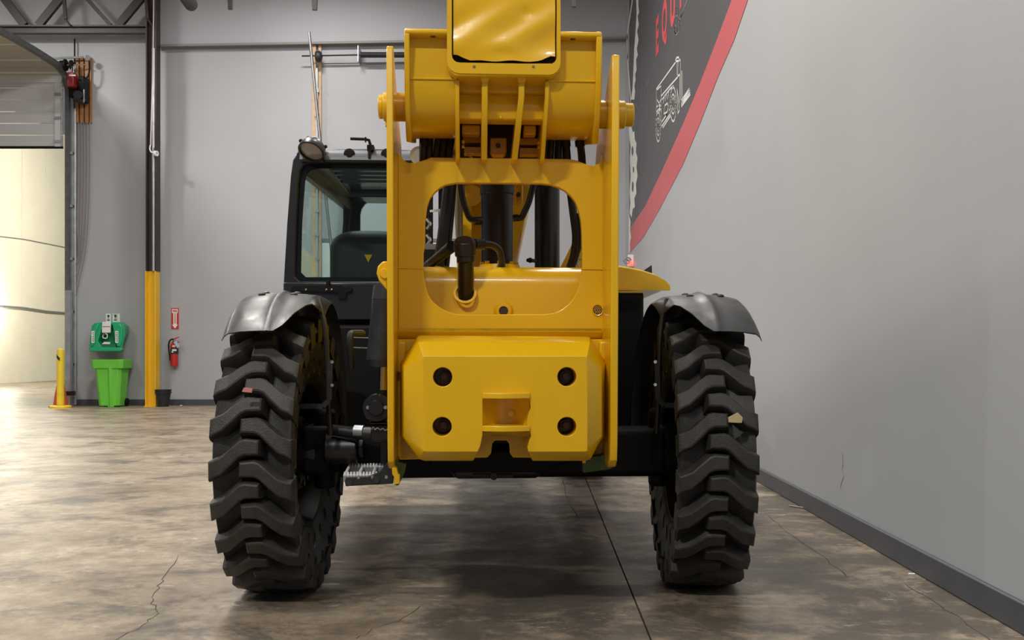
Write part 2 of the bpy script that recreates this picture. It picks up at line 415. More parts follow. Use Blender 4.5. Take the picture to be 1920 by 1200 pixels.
for L_ in ([(264, 960), (262, 716), (418, 500)], [(268, 722), (300, 690)], [(303, 770), (435, 618), (438, 500)], [(300, 690), (303, 1020)], [(414, 492), (425, 464), (445, 460), (447, 490), (414, 492)],
           [(430, 500), (430, 600)], [(445, 490), (457, 480), (457, 800)], [(437, 610), (452, 600), (450, 820)], [(470, 570), (474, 790)], [(464, 575), (464, 860)],
           [(464, 857), (538, 756)], [(468, 840), (535, 738)], [(472, 822), (530, 718)], [(464, 810), (528, 712), (538, 756)],
           [(303, 1020), (372, 918)], [(316, 1026), (376, 932)], [(306, 980), (366, 890)], [(300, 860), (268, 800)], [(276, 850), (300, 800)], [(262, 900), (300, 860), (300, 900)],
           [(308, 800), (372, 715), (400, 690)], [(318, 830), (330, 770)], [(336, 812), (346, 752)], [(352, 795), (364, 735)], [(322, 915), (330, 850), (352, 828), (360, 860), (350, 900), (322, 915)],
           [(430, 720), (436, 915), (450, 880), (432, 730)], [(265, 860), (282, 842), (300, 870), (282, 900)], [(340, 930), (370, 880)]):
    stroke(mb, zs(L_), W_)
for e in ((398, 838, 25, 138), (398, 836, 17, 78), (398, 834, 9, 46), (278, 1020, 20, 118), (278, 1018, 12, 70), (278, 1016, 6, 38)):
    stroke(mb, ell(*e), W_*1.1, closed=True)
mb.build('machine_drawing', 'mural_white', mu)
# lettering E Q U I, read from far to near
for ch, px, py, w in (('E', 1233, 71, .62), ('Q', 1246.5, 42, .62), ('U', 1262, 12, .62), ('I', 1277, -22, .3)):
    P = WR(px, py); P.x = RX-.006
    rot = Matrix(((0, 0, -1, 0), (-1, 0, 0, 0), (0, 1, 0, 0), (0, 0, 0, 1)))
    tm = textmesh(ch, .82, 'mural_text', mu, Matrix.Translation(P) @ rot, 'letter', sx=1.0, ext=.0005)
# pale gear teeth and mechanical line work
mb = MB()
def wpoly(pts, x=RX-.0065): mb.poly([(x, p.y, p.z) for p in (WR(*q) for q in pts)])
gear = zs([(98, -40), (104, 100), (96, 240), (84, 400), (78, 560), (72, 700), (58, 800), (86, 800), (92, 730), (86, 690), (96, 640), (92, 600), (104, 560), (100, 480), (114, 440), (106, 390), (120, 320), (108, 250), (122, 200), (112, 130), (124, 100), (118, 40), (122, -40)])
wpoly(gear)
gear2 = [(1179.5, 240), (1184, 235), (1187, 248), (1190, 246), (1191, 262), (1194, 268), (1193, 285), (1196, 296), (1194, 312), (1196, 330), (1193, 345), (1194, 362), (1190, 372), (1191, 388), (1187, 392), (1185, 408), (1181, 400), (1182.5, 380), (1181, 360), (1183, 330), (1181.5, 300), (1183, 275), (1181, 262)]
wpoly(gear2)
wpoly([(1179.5, 400), (1183, 415), (1182, 432), (1184, 445), (1181.5, 455), (1182, 470), (1179.5, 478)])
mb.build('gear_print', 'mural_white', mu)
mb = MB()
for c, r1, r2 in (((1186.5, 283), 1.8, 9), ((1187, 350), 1.8, 10), ((1188.5, 318), 1.3, 6)):
    MB().poly([(RX-.0075, p.y, p.z) for p in (WR(c[0]+r1*math.cos(a*PI/8), c[1]+r2*math.sin(a*PI/8)) for a in range(16))]).build('gear_hole', 'mural_dark', mu)
mb = MB()
stroke(mb, zs([(76, -40), (26, 290), (30, 460), (56, 800)]), .16); mb.build('pale_band', 'mural_white', mu)
for L_ in ([(150, -40), (150, 200), (120, 700), (118, 1000)], [(170, -40), (165, 300), (150, 760), (112, 960)], [(222, -40), (216, 330), (178, 700), (208, 632)], [(150, 960), (160, 1010), (158, 1200)], [(90, 830), (130, 900), (150, 1100)],
           [(134, -40), (128, 400), (140, 620), (110, 860)], [(110, 1000), (130, 1200), (118, 1500), (96, 1700)], [(150, 1180), (140, 1500), (100, 1760)], [(520, -20), (458, 140)], [(490, 70), (440, 180)]):
    mb = MB(); stroke(mb, zs(L_), .03); mb.build('fine_line', 'mural_line', mu)
for e in ((430, 110, 8, 60), (425, 200, 26, 76), (418, 235, 12, 30)): mb = MB(); stroke(mb, ell(*e), .03, closed=True); mb.build('fine_line', 'mural_line', mu)
mb = MB(); stroke(mb, [(1179+16*math.cos(a/10*PI-PI/2), 330+98*math.sin(a/10*PI-PI/2)) for a in range(11)], .05); mb.build('fine_line', 'mural_line', mu)
mb = MB(); stroke(mb, [(1179+20*math.cos(a/10*PI-PI/2), 325+110*math.sin(a/10*PI-PI/2)) for a in range(11)], .04)
mb.build('fine_line', 'mural_line', mu)
# thin red-lit gadget in the far corner
gd = thing('corner_fixture', 'small fixture with a red light and coiled wire in the far corner', 'fixture', W(1180, 492, 22.25))
MB().box(W(1178, 500, 22.35), Vector((RX, 22.55, W(0, 477, 22.3).z))).build('housing', 'white', gd, bevel=.01)
MB().ball(W(1181, 494, 22.3), .055).build('lamp', 'red_glow', gd)
mb = MB(); mb.tube([W(1169, 489, 22.25), W(1172, 486, 22.25), W(1178, 488, 22.25), W(1180, 492, 22.25), W(1174, 494, 22.25), W(1169, 489, 22.25)], .014, 6, 3)
mb.tube([W(1174, 484, 22.3), W(1179, 483, 22.3), W(1183, 487, 22.3), W(1178, 489, 22.3), W(1174, 484, 22.3)], .014, 6, 3); mb.build('coiled_wire', 'cable_grey', gd)
# drip stain on the right wall
mb = MB(); pp = [(1577, 845), (1580, 850), (1581, 870), (1579, 880), (1583, 893), (1578, 905), (1576, 915), (1574, 905), (1576, 890), (1573, 878), (1576, 868)]
mb.poly([(RX-.002, p.y, p.z) for p in (WR(*q) for q in pp)]); mb.build('wall_stain', 'wall_stain', label='grey drip stain low on the right wall', cat='stain')

# ------------------------------------------------------------------ column, truss, ceiling bits
cY = 23.75
cl = thing('steel_column', 'tall steel wall column, yellow below and dark brown above', 'column', W(282, 763, cY))
def hcol(ya, yb, m, name, xa=272, xb=292):
    mb = MB(); a = W(xa, yb, cY); b = W(xb, ya, cY); z0, z1 = (0.012 if yb > 755 else a.z), b.z
    w = b.x-a.x
    mb.box((a.x, cY-.0, z0), (a.x+.028, cY+.26, z1)).box((b.x-.028, cY, z0), (b.x, cY+.26, z1)).box((a.x+.02, cY+.10, z0), (b.x-.02, cY+.13, z1))
    return mb.build(name, m, cl)
hcol(508, 760, 'column_yellow', 'painted_sleeve'); hcol(-180, 508, 'brown_steel', 'upper_shaft', 273, 293)
MB().box(W(270, 763, cY-.06)+Vector((0, 0, 0)), Vector((W(293, 763, cY).x, cY+.32, .02))).build('base_plate', 'column_yellow', cl)
MB().cyl(W(287, 745, cY+.05), W(287, 100, cY+.05), .035).build('conduit', 'column_yellow', cl) if False else None
MB().cyl((W(287, 0, cY).x, cY+.04, W(287, 508, cY).z), (W(287, 0, cY).x, cY+.04, W(287, 90, cY).z), .04, seg=12).build('conduit', 'galv', cl)
pc = thing('pull_cord', 'thin pale cord hanging down the brown column, looped at a hook', 'cord', W(284, 300, cY-.1))
MB().tube([W(289, -60, cY-.1), W(287, 100, cY-.1), W(284.5, 200, cY-.1), W(282.5, 272, cY-.1)], .014, 6, 4).build('cord', 'cord', pc)
MB().tube([W(282, 272, cY-.12), W(281, 280, cY-.12), W(285, 286, cY-.12), W(291, 283, cY-.12)], .016, 6, 3).build('loop', 'white', pc)
MB().lathe([(.03, 0), (.06, 0), (.06, .05), (.03, .05)], W(291, 288, cY-.12), (1, -.4, 0), 16, True).build('ring', 'white', pc)
MB().box(W(287, 293, cY-.1), W(291, 278, cY)).build('bracket', 'steel', pc)

tY = 23.85
tr = thing('roof_truss', 'dark brown open steel roof truss ending at the column', 'truss', W(140, 55, tY))
a = W(-190, 60, tY); b = W(276, 47, tY)
MB().box((a.x, tY-.02, b.z-.035), (b.x, tY+.2, b.z)).box((a.x, tY+.06, a.z), (b.x, tY+.2, b.z-.03)).build('bottom_chord', 'brown_steel', tr)
a = W(-190, -86, tY); b = W(276, -98, tY)
MB().box((a.x, tY-.02, a.z), (b.x, tY+.2, b.z)).build('top_chord', 'brown_steel', tr)
for (xa, ya, xb, yb, w) in ((10, 0, 46, 48, .17), (111, 0, 72, 48, .17), (165, 0, 208, 48, .08), (262, 0, 222, 48, .17)):
    k = 2.9; p1 = W(xb, yb, tY+.09); p0 = W(xb+(xa-xb)*k, yb+(ya-yb)*k, tY+.09)
    MB().bar(p0, p1, w, .10).build('web_member', 'brown_steel', tr)
for (xa, xb) in ((-145, -105), (-60, -98)):
    MB().bar(W(xa+(xa-xb)*1.9, -90, tY+.09), W(xb, 48, tY+.09), .17, .10).build('web_member', 'brown_steel', tr)
for x in (118, 272):
    mb = MB(); mb.bar(W(x-4, -90, tY+.05), W(x+5, 36, tY-.1), .07, .05); mb.bar(W(x+5, 36, tY-.1), W(x+14, 48, tY-.05), .04, .04)
    mb.build('brace', 'brown_steel', tr)
# struts hanging into view from the roof framing
for (x, yb, w, y0, lab) in ((590, 19, .085, 20, 'short grey tapered strut hanging at top, left of the boom'), (432, 18, .075, 20, 'short grey tapered strut hanging at top, right of the round pipe'), (1076, 13, .08, 20, 'short dark strut hanging at top, right of the boom')):
    p = W(x, yb, y0); q = W(x-2, -210, y0)
    MB().loft([[p+Vector((i*w*.5, j*.03, 0)) for i, j in ((-1, -1), (1, -1), (1, 1), (-1, 1))], [q+Vector((i*w*1.6, j*.05, 0)) for i, j in ((-1, -1), (1, -1), (1, 1), (-1, 1))]]).build('hanging_strut', 'brown_steel', label=lab, cat='strut')
MB().cyl(W(325, -40, 15), W(358, 8, 21), .11, .13).build('duct_pipe', 'black_matte', label='dark round pipe stub poking in at the top edge beside the truss', cat='pipe', bevel=.02)

# ------------------------------------------------------------------ left overhead door, tracks, opener
dr = thing('overhead_door', 'ribbed metal overhead door rolled partly up at the left', 'door', W(60, 275, BW-.2))
dY = BW-.16; xl = DX-6.6; xr = W(117, 200, dY).x; zb = W(60, 275, dY).z; zt = W(60, 147, dY).z
nsec = 6
rowz = [275, 253, 231, 209, 187, 165, 147]
for i in range(6):
    za, zc = W(0, rowz[i], dY).z+.008, W(0, rowz[i+1], dY).z-.008
    MB().box((xl, dY, za), (xr, dY+.05, zc)).build('panel', 'door_skin', dr, bevel=.006)
    for k in (.25, .5, .75): zz = za+(zc-za)*k; MB().box((xl, dY-.004, zz-.006), (xr-.3, dY+.002, zz+.006)).build('rib', 'door_steel', dr)
MB().box((xl, dY-.01, zb-.04), (xr, dY+.05, zb+.01)).build('bottom_seal', 'black_matte', dr)
MB().box((xr-.16, dY-.03, zb), (xr-.03, dY, zt)).build('end_stile', 'door_steel', dr)
for yy in (275, 231, 187):
    z = W(0, yy, dY).z; MB().box((xr-.16, dY-.06, z-.02+.1), (xr-.02, dY-.03, z+.14)).build('hinge', 'galv', dr)
MB().box((xl, dY-.05, zt-.10), (xr, dY, zt+.06)).build('reinforcing_bar', 'door_steel', dr)
# the curved and level part that runs back under the roof
curve = [(dY, zt+.02), (dY-.12, zt+.10), (dY-.36, zt+.155), (dY-.95, zt+.165), (dY-1.55, zt+.17), (dY-2.15, zt+.16), (dY-2.75, zt+.14), (dY-3.4, zt+.11), (dY-4.6, zt+.10)]
for k in range(len(curve)-1):
    (ya, za), (yb, zb_) = curve[k], curve[k+1]
    n = Vector((0, zb_-za, -(yb-ya))).normalized()*.04; d = Vector((0, yb-ya, zb_-za)).normalized()*.006
    A = Vector((xl, ya, za))+d; B = Vector((xl, yb, zb_))-d; xx = Vector((xr-xl-.02, 0, 0))
    MB().loft([[A, A+xx, A+xx+n, A+n], [B, B+xx, B+xx+n, B+n]]).build('panel', 'door_under', dr)
    if k in (1, 3, 5, 6): MB().loft([[A-n*.6, A-n*.6+xx, A+xx, A], [A-n*.6+d*12, A-n*.6+xx+d*12, A+xx+d*12, A+d*12]]).build('stiffener', 'door_steel', dr)
tk = thing('door_track', 'dark steel track curving up beside the overhead door opening', 'track', W(128, 760, dY))
tx = W(124, 400, dY).x
pth = [(tx+.06, dY-.05, .02), (tx+.06, dY-.05, zt-.3)]+[(tx, c[0]-.08, c[1]+.04) for c in curve[0:]]
mb = MB()
for a, b in zip(pth[:-1], pth[1:]): mb.bar(a, b, .11, .09, up=(1, 0, 0))
mb.build('rail', 'track', tk)
MB().box((tx+.08, BW-.12, .0), (tx+.145, BW-.01, zt)).build('jamb_angle', 'galv', tk)
MB().box((tx+.04, dY-.16, .01), (tx+.16, dY-.04, W(0, 545, dY).z)).build('lower_guard', 'galv', tk)
for k in range(5): MB().box((tx+.08, dY-.03, .9+k*1.2), (tx+.145, BW-.02, .96+k*1.2)).build('bracket', 'galv', tk)
MB().box((tx+.07, dY-.20, W(0, 741, dY).z), (tx+.26, dY-.1, W(0, 733, dY).z)).build('floor_latch', 'black_paint', tk)
MB().cyl((W(141, 0, BW-.05).x, BW-.05, .02), (W(141, 0, BW-.05).x, BW-.05, W(141, 205, BW).z), .035, seg=12).build('side_conduit', 'galv', label='slim grey pipe standing on the wall right of the door track', cat='pipe')
MB().cyl(W(140, 120, BW-.10), W(140, 73, BW-.10), .018, seg=8).build('threaded_rod', 'black_matte', label='short black rod standing up above the red door opener', cat='rod')

bd = thing('backing_board', 'tan wooden boards fixed to the wall behind the red door opener', 'board', W(157, 230, BW-.1))
for (a, b, c, d) in ((142, 230, 149.9, 108), (150, 230, 159.1, 108), (159.2, 230, 168.4, 108), (168.5, 230, 173, 107)):
    MB().box(W(a, b, BW-.08), Vector((W(c, d, BW).x, BW-.005, W(c, d, BW-.08).z))).build('board', 'wood', bd)
oy = BW-.34
op = thing('door_opener', 'red and black electric door opener mounted on the tan boards', 'motor', W(140, 190, oy))
MB().box(W(124.5, 162, oy-.2), Vector((W(145, 0, oy).x, oy+.05, W(0, 135, oy-.2).z))).build('red_cover', 'opener_red', op, bevel=.02)
MB().box(W(129, 142.5, oy-.215), Vector((W(142, 0, oy-.2).x, oy-.2, W(0, 140, oy-.215).z))).build('white_label', 'white', op)
mb = MB(); mb.box(W(146, 190, oy-.05), W(167, 148, oy+.22)); mb.box(W(129, 182, oy), W(150, 163, oy+.2)); mb.build('gearbox', 'black_matte', op, bevel=.02)
MB().cyl(W(146, 178, oy-.15), W(146, 178, oy+.1), .10).build('pulley', 'black_paint', op, bevel=.01)
MB().cyl(W(139, 183, oy-.06), W(158, 192, oy+.0), .07).build('motor_can', 'black_paint', op)
MB().box(W(156, 192, oy-.1), W(159, 168, oy-.08)).build('bracket', 'steel', op)
MB().cyl(W(112, 122, oy), W(162, 121, oy+.1), .016, seg=8).build('shaft', 'chrome', op)
for x, r, w in ((113, .10, 7), (121, .13, 4), (132, .11, 4)): MB().cyl(W(x, 122, oy), W(x+w, 122, oy), r).build('drum', 'black_matte', op, bevel=.01)
MB().cyl(W(88, 110, oy+.1), W(165, 107, oy+.15), .028, seg=8).build('cross_pipe', 'galv', op)
MB().cyl(W(163.5, 109, oy-.02), W(163.5, 109, oy+.06), .065).build('junction_disc', 'steel', op, bevel=.01)
MB().tube([W(168, 115, oy), W(168, 130, oy), W(165, 143, oy), W(160, 148, oy)], .02, 6, 4).build('flex_hose', 'black_matte', op)
for x in (134, 138): MB().tube([W(x, 124, oy-.05), W(x, 136, oy-.05)], .01, 5).build('chain', 'steel', op)
lo = thing('hanging_cables', 'bundle of thin grey cables hanging below the tan boards', 'cables', W(155, 400, BW-.05))
for i, (xa, xb, yb) in enumerate(((147, 140, 500), (152, 138, 520), (157, 137, 500), (163, 138, 545), (168, 142, 555))):
    MB().tube([W(xa, 230, BW-.07), W(xa, 330, BW-.07), W(xa-2-i*.3, 420, BW-.07), W((xa+xb)/2+4, 478, BW-.07), W(xb, yb, BW-.07)], .012, 5, 4).build('cable', 'cable_grey', lo)

# ------------------------------------------------------------------ middle overhead door hardware
md = thing('door_jamb', 'narrow pale timber jamb standing on the back wall behind the cab', 'jamb', W(598, 700, BW-.1))
MB().box(Vector((W(585, 0, BW-.1).x, BW-.10, .02)), Vector((W(592.5, 0, BW-.1).x, BW, W(0, 84, BW-.1).z))).build('board', 'wood_pale', md)
MB().box(Vector((W(596.8, 0, BW-.1).x, BW-.08, .02)), Vector((W(602, 0, BW-.1).x, BW, W(0, 84, BW-.1).z))).build('board', 'wood_pale', md)
MB().box(Vector((W(593, 0, BW-.1).x, BW-.14, .02)), Vector((W(596.4, 0, BW-.1).x, BW-.02, W(0, 128, BW-.1).z))).build('track', 'galv', md)
for yy in range(170, 640, 45): MB().box(W(590, yy+3, BW-.16), W(600, yy-1, BW-.02)).build('bracket', 'steel', md)
pl_ = MB().cyl(Vector((W(652, 0, 22.4).x, 22.4, .0)), W(579.5, 60, 21.9), .035, .03, 12).build('steel_pole', 'steel', label='slender grey metal pole leaning behind the cab, taller than the timber jamb', cat='pole')
sp = thing('torsion_spring', 'dark torsion spring on a thin shaft high on the back wall', 'spring', W(680, 105, BW-.3))
MB().cyl(W(566, 105, BW-.3), W(700, 102.5, BW-.3), .018, seg=8).build('shaft', 'brown_steel', sp)
mb = MB(); mb.cyl(W(676, 103, BW-.3), W(800, 103, BW-.3), .060, seg=14)
for k in range(46): mb.lathe([(.058, 0), (.068, .012), (.058, .024)], W(677+k*2.6, 103, BW-.3), (1, 0, 0), 12)
mb.build('coil', 'bucket', sp)
MB().box(W(672, 115, BW-.34), W(675, 93, BW-.02)).build('end_bracket', 'steel', sp)
MB().lathe([(.03, -.02), (.11, 0), (.13, .04), (.13, .08), (.10, .13), (.03, .15)], W(592, 106, BW-.3), (1, 0, 0), 20).build('cable_drum', 'bucket', sp)
MB().cyl(W(600, 119.5, BW-.06), W(760, 117, BW-.06), .014, seg=6).build('header_rod', 'cable_grey', sp)
cd = thing('closed_door', 'plain grey closed overhead door in the back wall behind the cab', 'door', W(750, 763, BW-.03))
zz = [0.02, 1.2, 2.4, 3.72]
for a, b in zip(zz[:-1], zz[1:]):
    MB().box((W(604, 0, BW-.03).x, BW-.04, a+.012), (W(905, 0, BW-.03).x, BW-.002, b-.012)).build('panel', 'sign_white', cd, bevel=.006)
MB().box((W(604, 0, BW-.03).x, BW-.05, 3.72), (W(905, 0, BW).x, BW-.002, 3.80)).build('top_seal', 'track', cd)

# ------------------------------------------------------------------ eyewash, bin, bollard, bucket, extinguisher, signs
ey = BW-.52
ew = thing('eyewash_station', 'green wall-hung eyewash station above the lime green bin', 'eyewash', W(205, 658, BW-.05))
def wp(L_, Y): return [(W(x, y, Y).x, W(x, y, Y).z) for x, y in L_]
outf = [(167, 655), (170, 627), (172, 611), (178, 606), (192, 604), (207, 604), (224, 604), (232, 608), (234, 628), (229, 652), (222, 659), (170, 659)]
back = [(172, 650), (174, 630), (175, 612), (180, 606), (193, 604), (208, 604), (232, 604), (241, 612), (242, 622), (234, 640), (228, 648), (176, 650)]
cut = MB().prism(wp([(187, 651), (180, 640), (186, 620), (192, 608), (207, 608), (210, 622), (214, 640), (217, 651)], ey-.1), 'y', ey-.1, ey+.30)
MB().prism(wp(outf, ey), 'y', ey, BW-.01, bscale=wp(back, BW-.01)).build('tank', 'eyewash', ew, bevel=.03, cut=cut)
MB().prism(wp([(182, 655), (184, 645), (218, 645), (217, 655)], ey+.03), 'y', ey+.02, ey+.3).build('basin', 'eyewash_dark', ew, bevel=.01)
MB().prism(wp([(168, 659.5), (167, 655), (169, 651.5), (227, 651.5), (230, 655), (226, 659.5)], ey-.03), 'y', ey-.04, ey+.06).build('front_lip', 'eyewash', ew, bevel=.02)
for q in (([(171, 640), (174, 612), (180, 606.5), (186, 607), (178, 628), (176, 648), (170, 650)]), ([(214, 628), (211, 607), (224, 606), (229, 612), (230, 634), (226, 650), (219, 650)])):
    MB().prism(wp(q, ey-.03), 'y', ey-.04, ey+.04).build('side_bulge', 'eyewash', ew, bevel=.02)
MB().prism(wp([(191, 624), (191.5, 603.5), (207.5, 603.5), (207, 624)], ey-.02), 'y', ey-.03, ey+.02).build('white_pad', 'white', ew, bevel=.01)
MB().box(W(192, 613, ey-.035), W(206.5, 611.5, ey-.028)).build('fold_line', 'cable_grey', ew)
MB().tube([W(194, 626, ey+.1), W(193, 633, ey), W(200, 634, ey), W(201, 627, ey), W(197, 626, ey)], .013, 6, 3).build('pull_ring', 'white', ew)
for x in (174.5, 219):
    MB().box(W(x-3.0, 643, ey-.054), W(x+3.0, 620.5, ey-.038)).build('side_label', 'white', ew)
    mb = MB(); k = 0
    for k in range(5): mb.box(W(x-1+random.uniform(-1, 1), 640-k*3.8, ey-.058), W(x+2, 638.5-k*3.8, ey-.052))
    mb.build('label_print', 'eyewash_dark', ew)
MB().prism(wp([(194, 645), (199, 641), (210, 641.5), (209, 645.5)], ey+.1), 'y', ey+.0, ey+.01).build('tray_label', 'white', ew)
for (a, b, lab) in ((198.5, 208, 'white notice with a black pictogram, left of the two above the eyewash'), (210, 225, 'white framed pictogram notice, right of the two above the eyewash')):
    s_ = thing('notice_card', lab, 'sign', W((a+b)/2, 603, BW-.01))
    MB().box(W(a, 604, BW-.015), W(b, 588, BW-.003)).build('card', 'sign_white', s_)
    mb = MB(); c = (a+b)/2-(1.2 if b > 215 else 0)
    mb.ball(W(c, 592.5, BW-.017), .028, 8, (1, .1, 1)); mb.box(W(c-1.5, 597, BW-.02), W(c+1.5, 595.5, BW-.014)); mb.box(W(c-2.5, 601, BW-.02), W(c+2.5, 599, BW-.014))
    mb.build('pictogram', 'sign_black', s_)
    if b > 215:
        mb = MB()
        for (x0_, y0_, x1_, y1_) in ((a+.3, 602.6, a+1, 589.4), (b-6, 602.6, b-5.4, 589.4), (a+.3, 590, b-5.4, 589.4)): mb.box(W(x0_, y0_, BW-.019), W(x1_, y1_, BW-.013))
        mb.build('border', 'eyewash_dark', s_)

gY = BW-.78
bn = thing('waste_bin', 'lime green plastic wheeled bin under the eyewash station', 'bin', W(200, 763, gY))
def rr(xa, xb, za, depth, y0=gY, c=.06):
    a, b = W(xa, 0, gY).x, W(xb, 0, gY).x
    return [(a+c, y0, za), (b-c, y0, za), (b, y0+c, za), (b, y0+depth-c, za), (b-c, y0+depth, za), (a+c, y0+depth, za), (a, y0+depth-c, za), (a, y0+c, za)]
zB = lambda y: W(0, y, gY).z
MB().loft([rr(182, 222, .02, .46, gY+.04), rr(176, 226, zB(687), .56, gY)]).build('body', 'bin_green', bn, bevel=.012)
mb = MB(); mb.loft([rr(171, 230, zB(691), .64, gY-.03), rr(170, 231, zB(674), .66, gY-.04)])
cut = MB().loft([rr(174, 227, zB(690), .58, gY-.0), rr(173, 228.5, zB(665), .60, gY-.02)])
mb.build('rim', 'bin_green', bn, bevel=.012, cut=cut)
MB().loft([rr(173.5, 227.5, zB(686), .59, gY-.005), rr(173.5, 227.5, zB(683), .59, gY-.005)]).build('inner_floor', 'eyewash_dark', bn)
for (a, b, c, d) in ((200, 214, 201, 212), (186, 197, 188, 197)) [:1]:
    MB().loft([[Vector(p)-Vector((0, .035, 0)) for p in rr(c, d, .0, .1, gY+.03)], [Vector(p)-Vector((0, .035, 0)) for p in rr(a, b, zB(689), .1, gY)]]).build('front_rib', 'bin_green', bn, bevel=.012)
for x in (224,): MB().cyl((W(222, 0, gY).x, gY+.42, .09), (W(226.5, 0, gY).x, gY+.42, .09), .09, seg=18).build('wheel', 'black_matte', bn, bevel=.01)

bY = 23.1
bo = thing('bollard', 'yellow safety bollard with round base plate by the door track', 'bollard', W(114, 765, bY))
c = W(113.5, 765, bY); c.z = 0
MB().lathe([(.001, 0), (.225, 0), (.225, .04), (.21, .055), (.10, .06)], c, (0, 0, 1), 28).build('base_plate', 'bollard_yellow', bo)
MB().lathe([(.078, .05), (.078, 1.22), (.073, 1.26), (.05, 1.285), (.001, 1.29)], c, (0, 0, 1), 24).build('post', 'bollard_yellow', bo)
mb = MB()
for k in range(7):
    a = PI*1.18+k*.18; r = .0805
    z0_ = 1.10+.0*k-.012*k
    mb.loft([[c+Vector((r*math.cos(a), r*math.sin(a), z0_)), c+Vector((r*math.cos(a+.18), r*math.sin(a+.18), z0_-.012)), c+Vector((r*math.cos(a+.18), r*math.sin(a+.18), z0_+.06)), c+Vector((r*math.cos(a), r*math.sin(a), z0_+.075))],
             [c+Vector((.07*math.cos(a), .07*math.sin(a), z0_)), c+Vector((.07*math.cos(a+.18), .07*math.sin(a+.18), z0_-.012)), c+Vector((.07*math.cos(a+.18), .07*math.sin(a+.18), z0_+.06)), c+Vector((.07*math.cos(a), .07*math.sin(a), z0_+.075))]])
mb.build('black_band', 'sign_black', bo)
co = thing('traffic_cone', 'orange traffic cone standing behind the yellow bollard', 'cone', (W(113.5, 0, 23.62).x, 23.62, 0)); c.x = W(113.5, 0, 23.62).x
MB().lathe([(.001, .03), (.155, .03), (.12, .28), (.045, .68), (.03, .70)], (c.x-.0, 23.62, 0), (0, 0, 1), 24).build('cone_body', 'orange', co)
MB().box((c.x-.19, 23.43, 0), (c.x+.19, 23.81, .03)).build('cone_base', 'orange', co, bevel=.01)
bk = thing('bucket', 'small black bucket on the floor beside the yellow column', 'bucket', W(306, 762, 23.7))
c = W(306, 762, 23.75); c.z = 0
MB().lathe([(.001, .004), (.115, .004), (.12, .02), (.172, .36), (.182, .365), (.182, .38), (.165, .38), (.112, .03), (.001, .025)], c, (0, 0, 1), 28).build('pail', 'bucket', bk)
MB().lathe([(.176, .30), (.186, .305), (.186, .315), (.177, .32)], c, (0, 0, 1), 28).build('rib', 'bucket', bk)
MB().ball(W(339.5, 760, BW-.3)*1.0-Vector((0, 0, W(339.5, 760, BW-.3).z-.012)), .03, 8, (1, .8, .4)).build('paper_scrap', 'white', label='tiny white scrap on the floor right of the black bucket', cat='scrap')

fe = thing('fire_extinguisher', 'red fire extinguisher hung on the back wall below its sign', 'extinguisher', W(327, 688, BW-.1))
c = W(327, 687, BW-.12); 
MB().lathe([(.001, 0), (.078, 0), (.085, .015), (.085, .46), (.075, .50), (.035, .545), (.03, .56)], c, (0, 0, 1), 24).build('cylinder', 'ext_red', fe)
MB().lathe([(.0865, .28), (.0865, .42)], c, (0, 0, 1), 24).build('label_band', 'sign_black', fe)
mb = MB(); mb.box(W(322.5, 658, BW-.215), W(331, 655, BW-.2)); mb.box(W(323, 650, BW-.215), W(329, 648, BW-.2)); mb.box(W(321.5, 661, BW-.21), W(325, 659, BW-.2)); mb.build('label_print', 'white', fe)
MB().cyl(c+Vector((0, 0, .55)), c+Vector((0, 0, .60)), .03).build('valve', 'steel', fe)
MB().bar(W(324, 637, BW-.14), W(335, 632, BW-.18), .022, .03).bar(W(325, 640, BW-.14), W(335, 642, BW-.2), .02, .03).build('handle', 'ext_red', fe)
MB().tube([W(326, 636, BW-.15), W(320, 637, BW-.15), W(316.5, 644, BW-.15), W(316.5, 655, BW-.14), W(318.5, 668, BW-.14)], .017, 8, 4).build('hose', 'black_matte', fe)
MB().cyl(W(318.5, 667, BW-.14), W(320, 676, BW-.14), .016, .026).build('nozzle', 'black_matte', fe)
MB().bar(W(328, 640, BW-.22), W(335, 651, BW-.22), .07, .006).build('inspection_tag', 'pale_blue', fe)
MB().box(W(323, 650, BW-.05), W(331, 638, BW)).build('wall_hook', 'steel', fe)
fs = thing('fire_sign', 'red and white fire sign with a down arrow on the back wall', 'sign', W(328, 617, BW-.01))
sY = BW-.012
MB().box(W(321, 617, sY), Vector((W(335, 0, sY).x, BW-.002, W(0, 577.5, sY).z))).build('plate', 'sign_red', fs)
MB().prism(wp([(322.5, 587), (322.5, 579.5), (333.5, 579.5), (333.5, 587)], sY-.002), 'y', sY-.004, sY).build('word_field', 'sign_white', fs)
MB().prism(wp([(325, 587), (331.2, 587), (331.2, 609), (333.8, 608.6), (328.1, 616), (322.3, 608.6), (325, 609)], sY-.002), 'y', sY-.004, sY).build('arrow', 'sign_white', fs)
place = Matrix.Translation(W(328, 583.3, sY-.008)) @ Matrix.Rotation(PI/2, 4, 'X')
textmesh('FIRE', .075, 'sign_red', fs, place, sx=.80)
place = Matrix.Translation(W(328.1, 597, sY-.008)) @ Matrix.Rotation(PI/2, 4, 'X') @ Matrix.Rotation(-PI/2, 4, 'Z')
textmesh('EXTINGUISHER', .034, 'sign_red', fs, place)

# ================================================================== TELEHANDLER
T = thing('telehandler', 'yellow and black telehandler seen from behind, parked on the concrete', 'forklift', MO, TH)
ORG[T.name] = Vector()
P_ = lambda mb, name, m, **k: mb.build(name, m, k.pop('parent', T), **k)

